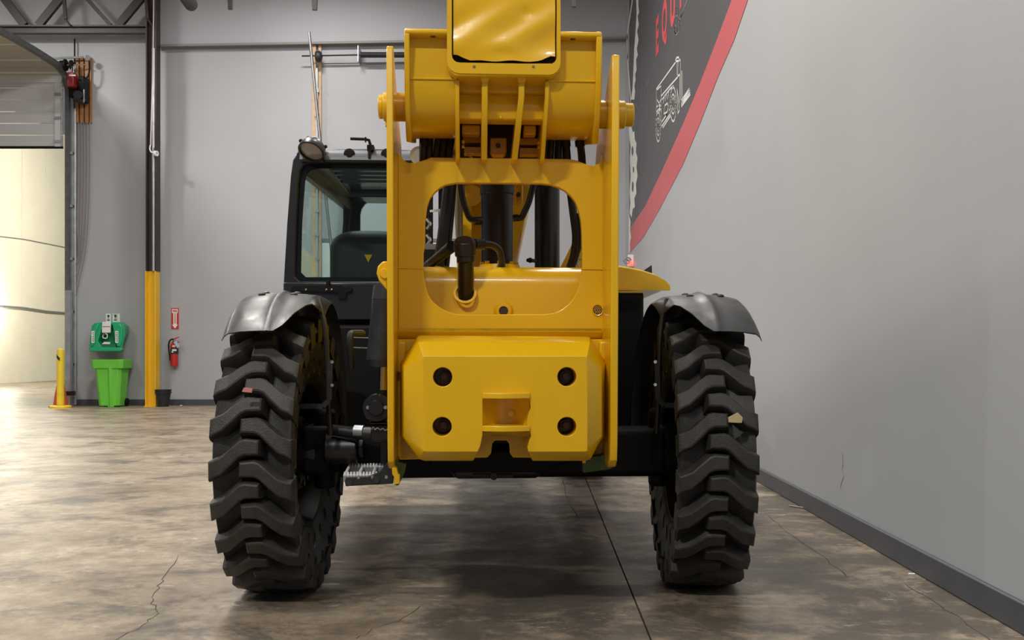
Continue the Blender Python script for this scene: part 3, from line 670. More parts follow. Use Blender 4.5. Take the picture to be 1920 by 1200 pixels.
# ---- wheels
R = .69; TW = .19
def tire_mesh():
    mb = MB(); seg = 66
    prof = [(.37, -.125), (.385, -.138), (.612, -.182), (.636, -.172), (.602, -.11), (.592, 0), (.602, .11), (.636, .172), (.612, .182), (.385, .138), (.37, .125), (.355, .10), (.355, -.10)]
    # tread body without the two flat side rings
    def ringv(r, h): return [mb.bm.verts.new((h, r*math.cos(2*PI*i/80), r*math.sin(2*PI*i/80))) for i in range(80)]
    RR = [ringv(*p) for p in prof]; K = len(prof)
    for k in range(K):
        if k in (1, 8): continue
        a, b = RR[k], RR[(k+1) % K]
        for i in range(80): mb.bm.faces.new((a[i], a[(i+1) % 80], b[(i+1) % 80], b[i]))
    # side faces with oval apertures: 20 cells round, two staggered rows
    for sgn, ko, ki in ((-1, 2, 1), (1, 8, 9)):
        ro, ri = prof[ko][0], prof[ki][0]; xo, xi = prof[ko][1], prof[ki][1]
        rm = .50; xm_ = xo+(xi-xo)*(ro-rm)/(ro-ri)
        mid = [mb.bm.verts.new((xm_, rm*math.cos(2*PI*i/80), rm*math.sin(2*PI*i/80))) for i in range(80)]
        for (A, B, ra, rb, xa, xb, off) in ((RR[ko], mid, ro, rm, xo, xm_, 0), (mid, RR[ki], rm, ri, xm_, xi, 2)):
            for c in range(20):
                idx = [(c*4+off+j) % 80 for j in range(5)]
                outer_ = [A[i] for i in idx]+[B[i] for i in idx[::-1]]
                ac = 2*PI*(c*4+off+2)/80; rc = (ra+rb)/2; xc = (xa+xb)/2
                hr = abs(ra-rb)*.36; ht = .030
                def ov(scale, dx):
                    out = []
                    for v in outer_:
                        p = Vector((v.co.y, v.co.z)); rr_ = p.length; an = math.atan2(p.y, p.x)-ac
                        an = (an+PI) % (2*PI)-PI
                        q = Vector(((rr_-rc), an*rc)); d_ = math.atan2(q.y/ht, q.x/hr)
                        r_ = rc+hr*scale*math.cos(d_); t_ = ac+ht*scale*math.sin(d_)/rc
                        out.append(mb.bm.verts.new((xc+dx, r_*math.cos(t_), r_*math.sin(t_))))
                    return out
                o1 = ov(1, 0); o2 = ov(.82, -sgn*.035); n = len(outer_)
                for i in range(n):
                    mb.bm.faces.new((outer_[i], outer_[(i+1) % n], o1[(i+1) % n], o1[i])); mb.bm.faces.new((o1[i], o1[(i+1) % n], o2[(i+1) % n], o2[i]))
                mb.bm.faces.new(o2)
    # lugs
    NL = 22; pitch = 2*PI/NL
    st = [(-.042, .030, -.032), (.020, .036, -.034), (.043, .030, -.044), (.085, -.006, -.086), (.125, -.042, -.124), (.160, -.056, -.138), (.184, -.066, -.152)]
    def lug(side, ang0):
        def off(pts, e):
            out = []; n = len(pts)
            for i in range(n):
                a, b, c = Vector(pts[i-1]), Vector(pts[i]), Vector(pts[(i+1) % n])
                d1 = (b-a).normalized(); d2 = (c-b).normalized(); n1 = Vector((d1.y, -d1.x)); n2 = Vector((d2.y, -d2.x))
                nn = (n1+n2).normalized(); out.append(b+nn*e/max(.5, nn.dot(n1)))
            return out
        top = [(x, t) for x, t, _ in st]; bot = [(x, t) for x, _, t in st[::-1]]
        per = bot[::-1]+top[::-1]       # counter-clockwise
        n = len(per)
        def rt(x): return R-.0-.9*max(0, abs(x)-.05)**2
        rings = [(off(per, .016), lambda x: .588 if x < .14 else .560), (off(per, .006), lambda x: rt(x)-.022), (off(per, -.001), lambda x: rt(x)-.004), (off(per, -.008), rt)]
        V = []
        for pts, rf in rings:
            ring = []
            for (x, t) in pts:
                r_ = rf(x)
                xx = min(x, .1835)
                an = ang0+t/R; ring.append(mb.bm.verts.new((side*xx, -r_*math.cos(an), r_*math.sin(an))))
            V.append(ring)
        for k in range(3):
            for i in range(n): mb.bm.faces.new((V[k][i], V[k][(i+1) % n], V[k+1][(i+1) % n], V[k+1][i]))
        m = len(st); tr_ = V[3]     # bottom strip 0..m-1, top strip m..2m-1 reversed
        for i in range(m-1): mb.bm.faces.new((tr_[i], tr_[i+1], tr_[2*m-2-i], tr_[2*m-1-i]))
    for i in range(NL):
        lug(1, i*pitch); lug(-1, (i+.5)*pitch)
    return mb.mesh('tire')
tm = tire_mesh(); tm.materials.append(MAT['rubber'])
for p in tm.polygons: p.use_smooth = True
tm.set_sharp_from_angle(angle=math.radians(30))
def rim_bm(sign):
    mb = MB(); s = sign
    mb.lathe([(.372, -.12*s), (.372, .13*s), (.350, .13*s), (.340, .10*s), (.325, .02*s), (.325, -.08*s), (.10, -.085*s), (.10, -.11*s), (.33, -.11*s), (.345, -.12*s)], (0, 0, 0), (1, 0, 0), 40, True)
    return mb
def hub_bm(s):
    mb = MB(); mb.lathe([(.001, .20*s), (.10, .20*s), (.12, .17*s), (.12, .10*s), (.185, .08*s), (.19, -.05*s), (.16, -.09*s), (.001, -.10*s)], (0, 0, 0), (1, 0, 0), 28)
    for k in range(12):
        a = k*PI/6; mb.cyl((.07*s, .155*math.cos(a), .155*math.sin(a)), (.10*s, .155*math.cos(a), .155*math.sin(a)), .014, seg=6)
    return mb
def wheel(u, v, steer, sgn, lab, phase):
    w = bpy.data.objects.new('wheel', None); COL.objects.link(w); w.parent = T; w.location = (u, v, R-.008); w.rotation_euler = (0, 0, steer); w['label'] = lab
    ORG[w.name] = Vector()
    t_ = bpy.data.objects.new('tire', tm); COL.objects.link(t_); t_.parent = w; t_.rotation_euler = (phase, 0, 0)
    rim_bm(sgn).build('rim', 'black_matte', w); hub_bm(sgn).build('hub', 'black_paint', w)
    return w
def loc_of(X, Y): q = tolocal(Vector((X, Y, 0))-MO); return q.x, q.y
ul, vl = loc_of(-1.262, 5.385); ur, vr = loc_of(.838, 5.515)
w1 = wheel(ul, vl, -TH, 1, 'left rear wheel', .02)
w2 = wheel(ur, vr, -TH, -1, 'right rear wheel', .14)
w3 = wheel(ul+.05, vl+5.1, 0, 1, 'left front wheel', 0); w4 = wheel(ur-.05, vr+5.1, 0, -1, 'right front wheel', 0)
# small bits stuck on the treads
def onwheel(w, pts, m, name):
    mb = MB(); mb.prism(pts, 'y', -.012, 0); o = mb.build(name, m, w); return o
p_ = M(457, 733, -.76)
MB().prism([(p_.x-.022, p_.z-.006), (p_.x+.02, p_.z-.010), (p_.x+.024, p_.z+.008), (p_.x-.014, p_.z+.012)], 'y', vl-.700, vl-.690).build('pink_scuff', 'pink', T)
MB().prism([tuple(M(x, y, -.70).xz) for x, y in ((1366, 783), (1384, 774), (1393, 783), (1391, 793), (1367, 792))], 'y', vr-.702, vr-.690).build('tape_scrap', 'paper', T)

# ---- axle, differential, struts
mb = MB(); mb.box((-.78, -.13, .56), (.86, .15, .80)); mb.cyl((-.95, 0, .69), (.99, 0, .69), .11); P_(mb, 'rear_axle', 'black_matte', bevel=.03)
mb = MB(); mb.box(M(848, 899, -.2), M(1002, 840, .35)); P_(mb, 'differential', 'black_paint', bevel=.03)
mb = MB(); mb.prism([tuple(M(x, y, -.25).xz) for x, y in ((806, 845), (806, 872), (822, 886), (1028, 886), (1048, 870), (1090, 866), (1090, 845))], 'y', -.25, .2); P_(mb, 'axle_cradle', 'black_matte', bevel=.01)
for x0_, x1_ in ((887, 918), (935, 963)):
    mb = MB()
    for k in range(6): mb.box(M(x0_+k*(x1_-x0_)/6, 896, -.21), M(x0_+(k+.7)*(x1_-x0_)/6, 889, -.2))
    P_(mb, 'bolt_row', 'bucket')
MB().lathe([(.001, -.012), (.018, -.012), (.018, 0), (.012, 0)], M(926, 893, -.205), (0, 1, 0), 14).build('drain_plug', 'bucket', T)
for s, uc in ((1, ul), (-1, ur)):
    mb = MB(); mb.box((uc+s*.10, -.12, .58), (uc+s*.24, .14, .82)); mb.cyl((uc+s*.20, 0, .50), (uc+s*.20, 0, .90), .055); P_(mb, 'steering_knuckle', 'black_matte', bevel=.02)
# left side hub details, steering rod, cylinder
mb = MB(); c0 = M(652, 842, -.15); mb.cyl(c0-Vector((.11, 0, 0)), c0+Vector((.05, 0, 0)), .075, seg=24); mb.cyl(c0+Vector((.05, 0, 0)), c0+Vector((.08, 0, 0)), .05, seg=6); P_(mb, 'hub_cap', 'black_paint', bevel=.008)
mb = MB(); mb.cyl(M(622, 806, -.2), M(690, 815, -.25), .026, .03); mb.cyl(M(684, 814, -.25), M(735, 816, -.28), .036); P_(mb, 'steering_rod', 'fender')
mb = MB(); mb.cyl(M(665, 808, -.24), M(682, 809, -.25), .030, seg=16); P_(mb, 'rod_sleeve', 'galv')
mb = MB(); mb.box(M(695, 826, -.45), M(735, 790, -.2)); P_(mb, 'bracket_block', 'black_paint', bevel=.006)
mb = MB(); mb.box(M(694, 794, -.47), M(736, 788, -.2)); P_(mb, 'bracket_top', 'fender')
mb = MB(); q = [M(x, y, -.46) for x, y in ((696, 806), (700, 801), (703, 806), (708, 802), (713, 806), (718, 803), (722, 807), (730, 802))]; mb.tube(q, .004, 5, 2); P_(mb, 'cast_marks', 'steel')
mb = MB(); mb.box(M(714, 870, -.2), M(728, 826, -.1)); P_(mb, 'lower_strut', 'black_paint')
mb = MB(); mb.box(M(700, 862, .3), M(735, 828, .35)); mb.box(M(640, 858, .32), M(735, 810, .36)); P_(mb, 'frame_flange', 'black_matte')
c0 = M(706, 765, -.45); mb = MB(); mb.lathe([(.001, -.03), (.033, -.03), (.035, -.02), (.038, -.01), (.062, -.01), (.066, .0), (.066, .12), (.001, .12)], c0, (0, 1, 0), 28); P_(mb, 'cylinder_eye', 'black_paint')
mb = MB(); mb.box(M(688, 792, -.44), M(728, 765, -.34)); P_(mb, 'eye_block', 'black_paint', bevel=.01)
for x in (689.5, 722.5): mb = MB(); mb.cyl(M(x, 764, -.47), M(x, 764, -.43), .009, seg=6); P_(mb, 'eye_bolt', 'chrome')
mb = MB(); mb.cyl(M(717, 735, -.4), M(719, 680, -.4), .019); P_(mb, 'piston_rod', 'bronze_rod')
mb = MB(); mb.cyl(M(716, 745, -.4), M(716.5, 731, -.4), .025); P_(mb, 'rod_end', 'black_matte')
mb = MB(); mb.cyl(M(714, 688, -.4), M(714, 676, -.4), .060, .067, 28); mb.cyl(M(714, 676, -.4), M(722, 560, -.4), .068, .060, 28); P_(mb, 'steering_ram', 'fender')
mb = MB(); mb.cyl(M(722, 562, -.4), M(723, 535, -.4), .062, .055, 28); P_(mb, 'ram_cap', 'steel' if False else 'fender')

# ---- fenders
def fender(uc, vc, s, lab):
    """s = +1: the inner side is towards +u"""
    RF = .81; zc = .67
    fo = bpy.data.objects.new('fender', None); COL.objects.link(fo); fo.parent = T; fo['label'] = lab; ORG[fo.name] = Vector()
    prof = [(-.215, -.055), (-.200, -.03), (-.18, -.012), (-.12, 0), (-.06, .004), (-.035, .005), (-.02, .013), (-.006, .019), (.008, .013), (.024, .005), (.06, .004), (.10, .0), (.14, -.004), (.165, -.008), (.19, -.02), (.215, -.035)]
    def start(x):
        if x < .045: return 49
        if x < .13: return 49+(x-.045)/.085*17
        return 66+(x-.13)*90
    grid = []
    for k in range(25):
        row = []
        for x, h in prof:
            a0 = start(x); a = math.radians(a0+(176-a0)*k/24)
            ridge = h if not (-.03 < x < .02) else h*min(1, .35+k/4)
            fold = -.05*max(0, 1-k/5)*max(0, (x-.17))/.045 if x > .17 else 0
            r_ = RF+ridge+fold
            row.append((uc+s*(x+.012), vc-r_*math.cos(a), zc+r_*math.sin(a)))
        grid.append(row)
    MB().sheet(grid, .006, lambda p: (Vector((0, p.y-vc, p.z-zc))).normalized()).build('shell', 'fender', fo, smooth=50)
    for x in (-.10, .055):
        for a in (80, 88):
            r_ = RF+.002; an = math.radians(a); p = Vector((uc+s*(x+.012), vc-r_*math.cos(an), zc+r_*math.sin(an)))
            MB().ball(p, .020, 12, (1, 1, .55)).build('bolt_dome', 'fender', fo)
    # bent support rod and straps, from the fender's inner edge down to the axle
    x = uc+s*.235
    pts = [(x-s*.05, vc-.15, zc+RF-.03), (x, vc-.25, zc+.62), (x+s*.02, vc-.30, zc+.30), (x+s*.03, vc-.30, zc+.12)]
    MB().tube(pts, .013, 8, 4).build('support_rod', 'black_paint', fo)
    pts = [(x-s*.16, vc-.34, .93), (x+s*.0, vc-.34, .93), (x+s*.03, vc-.34, .96), (x+s*.035, vc-.34, 1.15)]
    mb = MB()
    for a, b in zip(pts[:-1], pts[1:]): mb.bar(a, b, .024, .014, up=(0, 1, 0))
    mb.build('strap', 'fender', fo)
    for z in (1.14, 1.03): MB().cyl((x+s*.045, vc-.352, z), (x+s*.045, vc-.33, z), .008, seg=8).build('strap_bolt', 'chrome', fo)
fender(ul, vl, 1, 'black steel fender over the left rear wheel')
fender(ur, vr, -1, 'black steel fender over the right rear wheel')
mb = MB(); mb.tube([M(680, 625, -.2), M(664, 625, -.3), M(657, 628, -.34), M(656, 650, -.34), M(658, 690, -.3)], .017, 8, 3); P_(mb, 'grab_handle', 'fender')
for y0_ in (634, 653): mb = MB(); mb.cyl(M(662, y0_, -.1), M(722, y0_+2, -.1), .007, seg=6); P_(mb, 'brace_rod', 'fender')

# ---- boarding step
st_ = bpy.data.objects.new('step', None); COL.objects.link(st_); st_.parent = T; ORG[st_.name] = Vector()
sv = -.35
MB().prism([tuple(M(x, y, sv).xz) for x, y in ((645, 895), (690, 893), (712, 884), (726, 866), (737, 862), (737, 907), (648, 912))], 'y', sv, sv+.02).build('side_plate', 'bucket', st_, bevel=.004)
zt_ = M(650, 895, sv).z
def sq(px, v): q = M(px, 895, v); return (q.x, v, zt_+.0)
u0 = M(646, 890, sv).x; u1 = M(732, 890, sv).x
zS = M(650, 892, sv).z; dep = .42; zg = lambda v: zS+(v-sv)*.10
rows_ = (sv+.012, sv+.21, sv+dep); cols_ = [u0+(u1-u0)*k/3.3 for k in range(4)]
mb = MB()
for k, vv in enumerate(rows_): mb.box((u0-.005, vv-.007, zg(vv)-.03), (u1, vv+.007, zg(vv)))
for uu in cols_: mb.bar((uu, sv, zg(sv)-.015), (uu, sv+dep, zg(sv+dep)-.015), .012, .03, up=(0, 0, 1))
mb.build('tread_grate', 'galv', st_)
mb = MB()
for vv in rows_:
    for k in range(15): uu = u0+(u1-u0)*k/14.5; mb.cyl((uu, vv, zg(vv)-.004), (uu, vv, zg(vv)+.016), .009, .004, 6)
for uu in cols_:
    for j in range(1, 16): vv = sv+j*.026; mb.cyl((uu, vv, zg(vv)-.004), (uu, vv, zg(vv)+.012), .007, .003, 6)
o = mb.build('grip_studs', 'white', st_); o['kind'] = 'stuff'
MB().cyl(M(705, 899, sv-.01), M(705, 899, sv), .018, seg=14).build('bolt', 'bucket', st_)
MB().cyl(M(655, 905, sv-.01), M(655, 905, sv), .014, seg=14).build('bolt', 'bucket', st_)

# ---- frame cheeks
vF = -.93; vP = -.64
def cheek(pa, pb, side, name):
    """pa/pb: px of the front edge's outer and inner side at y=400"""
    ua, ub = M(pa, 400, vF).x, M(pb, 400, vF).x
    zt = M(735, 83 if side < 0 else 92, -.98).z
    zz = lambda y: M(735, y, -.9).z
    prof = [(-.965, zt-.02), (-.955, zt), (-.93, zt+.004), (-.90, zt-.02), (-.60, zz(190)), (-.40, zz(230)), (-.30, zz(300)), (-.18, zz(345)), (-.10, 1.55), (1.4, 1.50), (1.4, .80), (-.20, .80), (-.40, .70), (-.70, .685), (-.80, .682), (-.85, .69), (-.885, .72), (-.90, .80)]
    mb = MB(); mb.prism(prof, 'x', ua, ub); o = P_(mb, name, 'yellow', bevel=.005); return ua, ub
La, Lb = cheek(725.5, 738, -1, 'frame_cheek'); Ra, Rb = cheek(1160, 1146, 1, 'frame_cheek')
# green-tinted lower ears
mb = MB(); mb.prism([tuple(M(x, y, -.84).xz) for x, y in ((735, 872), (744, 876), (747, 888), (750, 890), (750, 906), (740, 908), (739, 893), (736, 888))], 'y', -.86, -.80); P_(mb, 'ear_plate', 'yellow', bevel=.003)
mb = MB(); mb.prism([tuple(M(x, y, -.70).xz) for x, y in ((1092, 858), (1148, 850), (1146, 878), (1094, 886))], 'y', -.72, -.66); P_(mb, 'ear_gusset', 'green_overspray', bevel=.003)
mb = MB(); mb.prism([tuple(M(x, y, -.70).xz) for x, y in ((744, 862), (764, 866), (761, 882), (750, 905), (744, 905))], 'y', -.80, -.76); P_(mb, 'ear_gusset', 'green_overspray', bevel=.003)

# ---- rear frame plate with its big rounded window
pl = [(742, 285), (750, 290), (757, 300), (765, 305), (779, 305), (792, 301), (808, 295), (1068, 298), (1083, 301), (1097, 307), (1112, 311), (1122, 307), (1128, 300), (1132, 290), (1145, 288), (1145, 622), (742, 622)]
win = [(797, 460), (797, 420), (801, 387), (806, 373), (814, 362), (824, 353), (835, 347), (855, 343), (1010, 344), (1030, 346), (1047, 351), (1060, 358), (1070, 367), (1079, 379), (1084, 392), (1089, 412), (1091, 440), (1092, 495), (1090.5, 515), (1087.5, 532), (1082, 548), (1075, 560), (1065, 571), (1052, 581), (1038, 587), (1022, 589), (867, 589.5), (853, 588), (840, 584), (826, 577), (812, 566), (805, 556), (800, 543), (796, 525), (794, 505), (794, 475)]
mp = lambda L_, v: [tuple(M(x, y, v).xz) for x, y in L_]
cut = MB().prism(mp(win, vP), 'y', vP-.2, vP+.3)
pp_ = [(min(max(x, Lb-.0), Rb), z) for x, z in mp(pl, vP)]
P_(MB().prism(pp_, 'y', vP, vP+.04), 'rear_plate', 'yellow', bevel=.004, cut=cut)
# bend under the window, running back towards the counterweight
zA = M(900, 618, vP).z
P_(MB().prism([(vP, zA+.01), (vP, zA-.01), (vP+.03, zA-.05), (vP+.12, zA-.09), (vP+.16, zA-.09), (vP+.16, zA+.01)], 'x', Lb-.001, Rb+.001), 'plate_bend', 'yellow', bevel=.004)
low = [(738, 636), (1148, 636), (1148, 856), (1138, 860), (962, 858), (956, 850), (955, 832), (950, 826), (928, 826), (923, 832), (921, 850), (914, 858), (750, 862), (744, 855)]
P_(MB().prism([(min(max(x, Lb), Rb), z) for x, z in mp(low, vP-.02)], 'y', vP-.02, vP+.02), 'lower_plate', 'yellow', bevel=.004)
for (xa, xb, y0_) in ((746, 794, 503), (1092, 1140, 505)):
    P_(MB().cyl(M(xa, y0_-1, vP-.002), M(xb, y0_, vP-.002), .0035, seg=6), 'weld_bead', 'yellow_sheet')
P_(MB().box(M(733, 505, -.945), M(740, 502, -.90)), 'weld_bead', 'yellow_sheet') if False else None
c0 = M(1120.5, 581, vP-.003)
P_(MB().lathe([(.021, 0), (.026, -.002), (.026, .004), (.021, .004)], c0, (0, 1, 0), 24, True), 'round_port', 'yellow')
P_(MB().cyl(c0-Vector((0, .001, 0)), c0+Vector((0, .002, 0)), .021, seg=24), 'port_recess', 'bolt_dark')
mb = MB()
for k in range(-2, 3):
    for j in range(-2, 3):
        if k*k+j*j < 6: mb.ball(c0+Vector((k*.008+(j % 2)*.004, -.001, j*.007)), .0026, 6)
P_(mb, 'port_grille', 'yellow')
# pressed cheek shoulders and side flange bits around the counterweight
for (xa, xb) in ((744, 762), (1124, 1141)):
    P_(MB().box(M(xa, 700, vP-.06), M(xb, 640, vP)), 'corner_block', 'yellow', bevel=.01)

# ---- counterweight
v0, v1_, v2 = -.985, -.92, -.70
def cw_ring(L_, v): return [tuple(M(x, y, v)) for x, y in L_]
front = [(795, 668), (1099, 668), (1101, 668), (1101, 676), (1101, 838), (1101, 846), (1095, 847), (800, 847), (793, 846), (793, 838), (793, 676), (793, 668)]
mid_ = [(792, 640), (1099, 641), (1106, 642), (1128, 690), (1128, 818), (1107, 861), (1098, 864), (796, 864), (787, 861), (757, 818), (757, 690), (784, 642)]
backr = [(789, 629), (1100, 631), (1106, 632), (1137, 680), (1136, 818), (1110, 857), (1098, 862), (797, 862), (786, 857), (750, 818), (750, 680), (783, 630)]
rings = [cw_ring(front, v0), cw_ring(mid_, v1_), cw_ring(backr, v2)]
cw_mb = MB().loft(rings)
# cutters: bolt pockets, hitch pocket, lower notch
cut = MB()
HO = [(830, 707), (1063, 706.5), (829, 800), (1063, 800)]
for x, y in HO:
    p = M(x, y, v0); cut.cyl(p+Vector((0, -.05, 0)), p+Vector((0, .20, 0)), .040, seg=32)
k_ = [(905, 740), (992, 740), (994, 752), (995, 765), (990, 778), (987, 795), (993, 806), (996, 818), (992, 826), (989, 838), (990, 846), (1000, 866), (1010, 880), (880, 880), (890, 862), (901, 835), (905, 815)]
cut.prism(mp(k_, v0), 'y', v0-.05, v2+.02)
cwo = P_(cw_mb, 'counterweight', 'yellow', bevel=.014, seg=3, cut=cut, smooth=40)
# concave hitch pocket wall and its two lips
mb = MB(); g_ = []
for k in range(9):
    x = 904+(994-904)*k/8; dv = .075*math.sin(PI*k/8)+.035
    g_.append([tuple(M(x, 738, v0))[:1]+(v0+dv, M(x, 738, v0).z), tuple(M(x, 738, v0))[:1]+(v0+dv, M(x, 808, v0).z)])
mb.sheet(g_, .02, lambda p: Vector((0, -1, 0))); mb.build('hitch_pocket', 'yellow', cwo)
g_ = []
for k in range(7):
    x = 903+(996-903)*k/6; a = M(x, 812, v0); b = M(x, 823, v0)
    g_.append([(a.x, v0+.06, a.z), (b.x, v0+.13, b.z)])
mb = MB(); mb.sheet(g_, .015, lambda p: Vector((0, -1, 0))); mb.build('notch_top', 'yellow', cwo)
def lip(y, bow, th, nm):
    pts = []
    for k in range(9):
        x = 904.5+(993.5-904.5)*k/8; q = M(x, y, v0); pts.append((q.x, v0-.012-bow*math.sin(PI*k/8)))
    pts += [(pts[-1][0], v0+.12), (pts[0][0], v0+.12)]
    z = M(940, y, v0).z; MB().prism(pts, 'z', z-th, z).build(nm, 'yellow', cwo, bevel=.003)
lip(736.5, .03, .024, 'hitch_lip'); lip(798, .03, .024, 'hitch_lip')
MB().cyl(M(958, 776, v0+.085), M(958, 776, v0+.12), .012, seg=16).build('pocket_boss', 'yellow', cwo)
for x, y in HO:
    p = M(x, y, v0)+Vector((.004, .10, 0))
    mb = MB(); mb.cyl(p, p+Vector((0, .06, 0)), .025, seg=20); mb.build('washer', 'bolt_dark', cwo)
    mb = MB(); mb.cyl(p-Vector((0, .025, 0)), p+Vector((0, .01, 0)), .018, seg=6); mb.build('hex_bolt', 'bolt_dark', cwo, bevel=.002)
for x in (1095,): P_(MB().cyl(M(x, 868, -.80), M(x, 860, -.80), .008, seg=8), 'drip_stub', 'yellow')

# ---- valve / tank cover behind the window
tz = M(940, 502, -.30).z
uL, uR = Lb+.001, Rb-.001
prof = [(-.42, 1.10), (-.42, tz-.09), (-.405, tz-.04), (-.375, tz-.012), (-.33, tz), (.25, tz+.01), (.25, 1.10)]
P_(MB().prism(prof, 'x', uL, uR), 'tank_cover', 'yellow_sheet', smooth=60)
c0 = M(944, 583, -.425); mb = MB(); mb.lathe([(.022, -.012), (.036, -.010), (.046, 0), (.046, .02), (.022, .02)], c0, (0, 1, 0), 28, True); P_(mb, 'sight_ring', 'yellow')
P_(MB().cyl(c0-Vector((0, .006, 0)), c0+Vector((0, .01, 0)), .022, seg=20), 'sight_glass', 'bolt_dark')
c0 = Vector((M(936, 500, -.2).x, -.2, tz)); P_(MB().lathe([(.001, .02), (.10, .02), (.105, 0)], c0, (0, 0, 1), 28), 'top_flange', 'yellow')
for k in range(8): a = k*PI/4; P_(MB().cyl(c0+Vector((.085*math.cos(a), .085*math.sin(a), .015)), c0+Vector((.085*math.cos(a), .085*math.sin(a), .035)), .011, seg=6), 'flange_bolt', 'yellow')
# filler neck
a, b = M(873, 552, -.46), M(873.5, 486, -.50)
P_(MB().cyl(a+Vector((0, .06, -.02)), b, .037, seg=24), 'filler_neck', 'black_paint', bevel=.004)
P_(MB().lathe([(.043, -.006), (.052, -.004), (.055, .01), (.043, .01)], M(872, 551, -.43), (0, -1, .5), 24, True), 'neck_seal', 'yellow')
P_(MB().cyl(M(873.5, 493, -.50), M(873, 478, -.50), .042, seg=24).cyl(M(873, 480, -.50), M(871, 455, -.51), .049, .050, 24), 'filler_cap_body', 'black_paint', bevel=.004)
c0 = M(871.5, 456, -.515); P_(MB().lathe([(.001, .016), (.034, .016), (.036, .010), (.047, .010), (.052, 0), (.052, -.03), (.001, -.03)], c0, (0, -.62, .78), 28), 'filler_cap', 'hose')
P_(MB().tube([M(888, 458, -.48), M(908, 458, -.44), M(924, 460, -.40), M(936, 470, -.36), M(940, 486, -.33), M(941, 500, -.30)], .017, 12, 4).cyl(M(889, 458, -.48), M(906, 458, -.45), .026), 'breather_hose', 'hose')
P_(MB().cyl(M(848, 462, -.42), M(800, 500, -.10), .028, .022), 'filler_arm', 'black_matte')

# ---- lift cylinder and hoses seen through the window
def vcyl(px, half, ya, yb, v, nm, m='black_matte', cap=None):
    a = M(px, ya, v); b = M(px, yb, v); r = abs(M(px+half, ya, v).x-a.x)
    P_(MB().cyl(a, b, r, seg=32), nm, m)
vcyl(932, 30, 520, 352, .10, 'lift_cylinder', 'black_paint'); vcyl(932, 22, 352, 250, .12, 'cylinder_rod', 'chrome')
P_(MB().lathe([(.085, 0), (.089, .005), (.089, .05), (.075, .06)], M(932, 366, .10), (0, 0, 1), 28), 'cylinder_gland', 'hose')
vcyl(1026, 23.5, 520, 270, .35, 'tilt_cylinder', 'black_paint')
vcyl(1022, 14, 520, 270, .20, 'cylinder_brace', 'black_matte') if False else None
for pts, r in (([(864, 343), (868, 375), (877, 402), (884, 412), (897, 414)], .016), ([(1000, 346), (992, 378), (983, 398), (977, 408), (963, 409)], .016),
               ([(1068, 345), (1075, 400), (1080, 445), (1076, 480), (1068, 503)], .021), ([(1085, 400), (1090, 440), (1080, 480), (1072, 503)], .016), ([(842, 343), (836, 400), (830, 450), (822, 500)], .030), ([(852, 343), (846, 420), (838, 500)], .012)):
    P_(MB().tube([M(x, y, -.05) for x, y in pts], r, 10, 4), 'hydraulic_hose', 'hose')
P_(MB().cyl(M(890, 414, -.05), M(902, 414, -.03), .021, seg=12), 'hose_fitting', 'black_paint'); P_(MB().cyl(M(962, 409, -.05), M(972, 408, -.05), .018, seg=12), 'hose_fitting', 'black_paint')
P_(MB().ball(M(994, 488, 0), .014).cyl(M(990, 488, 0), M(1003, 489, .1), .010), 'bleed_valve', 'black_matte')
mb = MB(); mb.tube([M(x, y, -.02) for x, y in ((1096, 494), (1088, 486), (1083, 494), (1088, 502), (1096, 498))], .004, 5, 3); P_(mb, 'wire_loop', 'steel')
# dark plate and bracket at the left of the opening (engine side of the cab)
mb = MB(); mb.box(M(770, 502, .5), M(812, 343, .52)); mb.box(M(822, 502, .45), M(842, 343, .5)); P_(mb, 'mast_plate', 'black_matte')
mb = MB(); mb.box(M(770, 475, .3), M(822, 464, .5)); P_(mb, 'cross_strip', 'steel'); mb = MB(); mb.box(M(770, 502, .25), M(840, 476, .5)); P_(mb, 'cross_block', 'black_matte')
mb = MB(); q = [M(x, y, .35) for x, y in ((806, 396), (826, 394), (826, 424))]; mb.bar(q[0], q[1], .012, .01, up=(0, 1, 0)); mb.bar(q[1], q[2], .012, .01, up=(0, 1, 0)); P_(mb, 'cable_clip', 'white')
for y_ in (420, 450): P_(MB().tube([M(800, y_-10, .35), M(806, y_, .35), M(800, y_+10, .35)], .01, 6, 3), 'cable_clip', 'chrome')
# yellow inner mast plates behind the cylinder
mb = MB(); mb.box(M(868, 510, .75), M(884, 300, .9)); P_(mb, 'inner_mast', 'yellow')
mb = MB(); mb.prism(mp([(884, 500), (884, 330), (1000, 330), (992, 360), (962, 500)], .9), 'y', .9, 1.0); P_(mb, 'inner_mast_web', 'yellow')
for x, r in ((884, .06), (972, .05)): P_(MB().cyl(M(x, 366, .55), M(x, 366, .7), r, seg=20), 'mast_boss', 'yellow')
P_(MB().box(M(965, 380, .50), M(979, 350, .6)), 'mast_lug', 'yellow', bevel=.01); P_(MB().cyl(M(972, 365, .48), M(972, 365, .5), .014, seg=8), 'lug_bolt', 'bolt_dark')
mb = MB(); mb.prism(mp([(1050, 503), (1062, 480), (1086, 430), (1094, 440), (1094, 505)], .25), 'y', .25, .3); P_(mb, 'side_gusset', 'yellow')

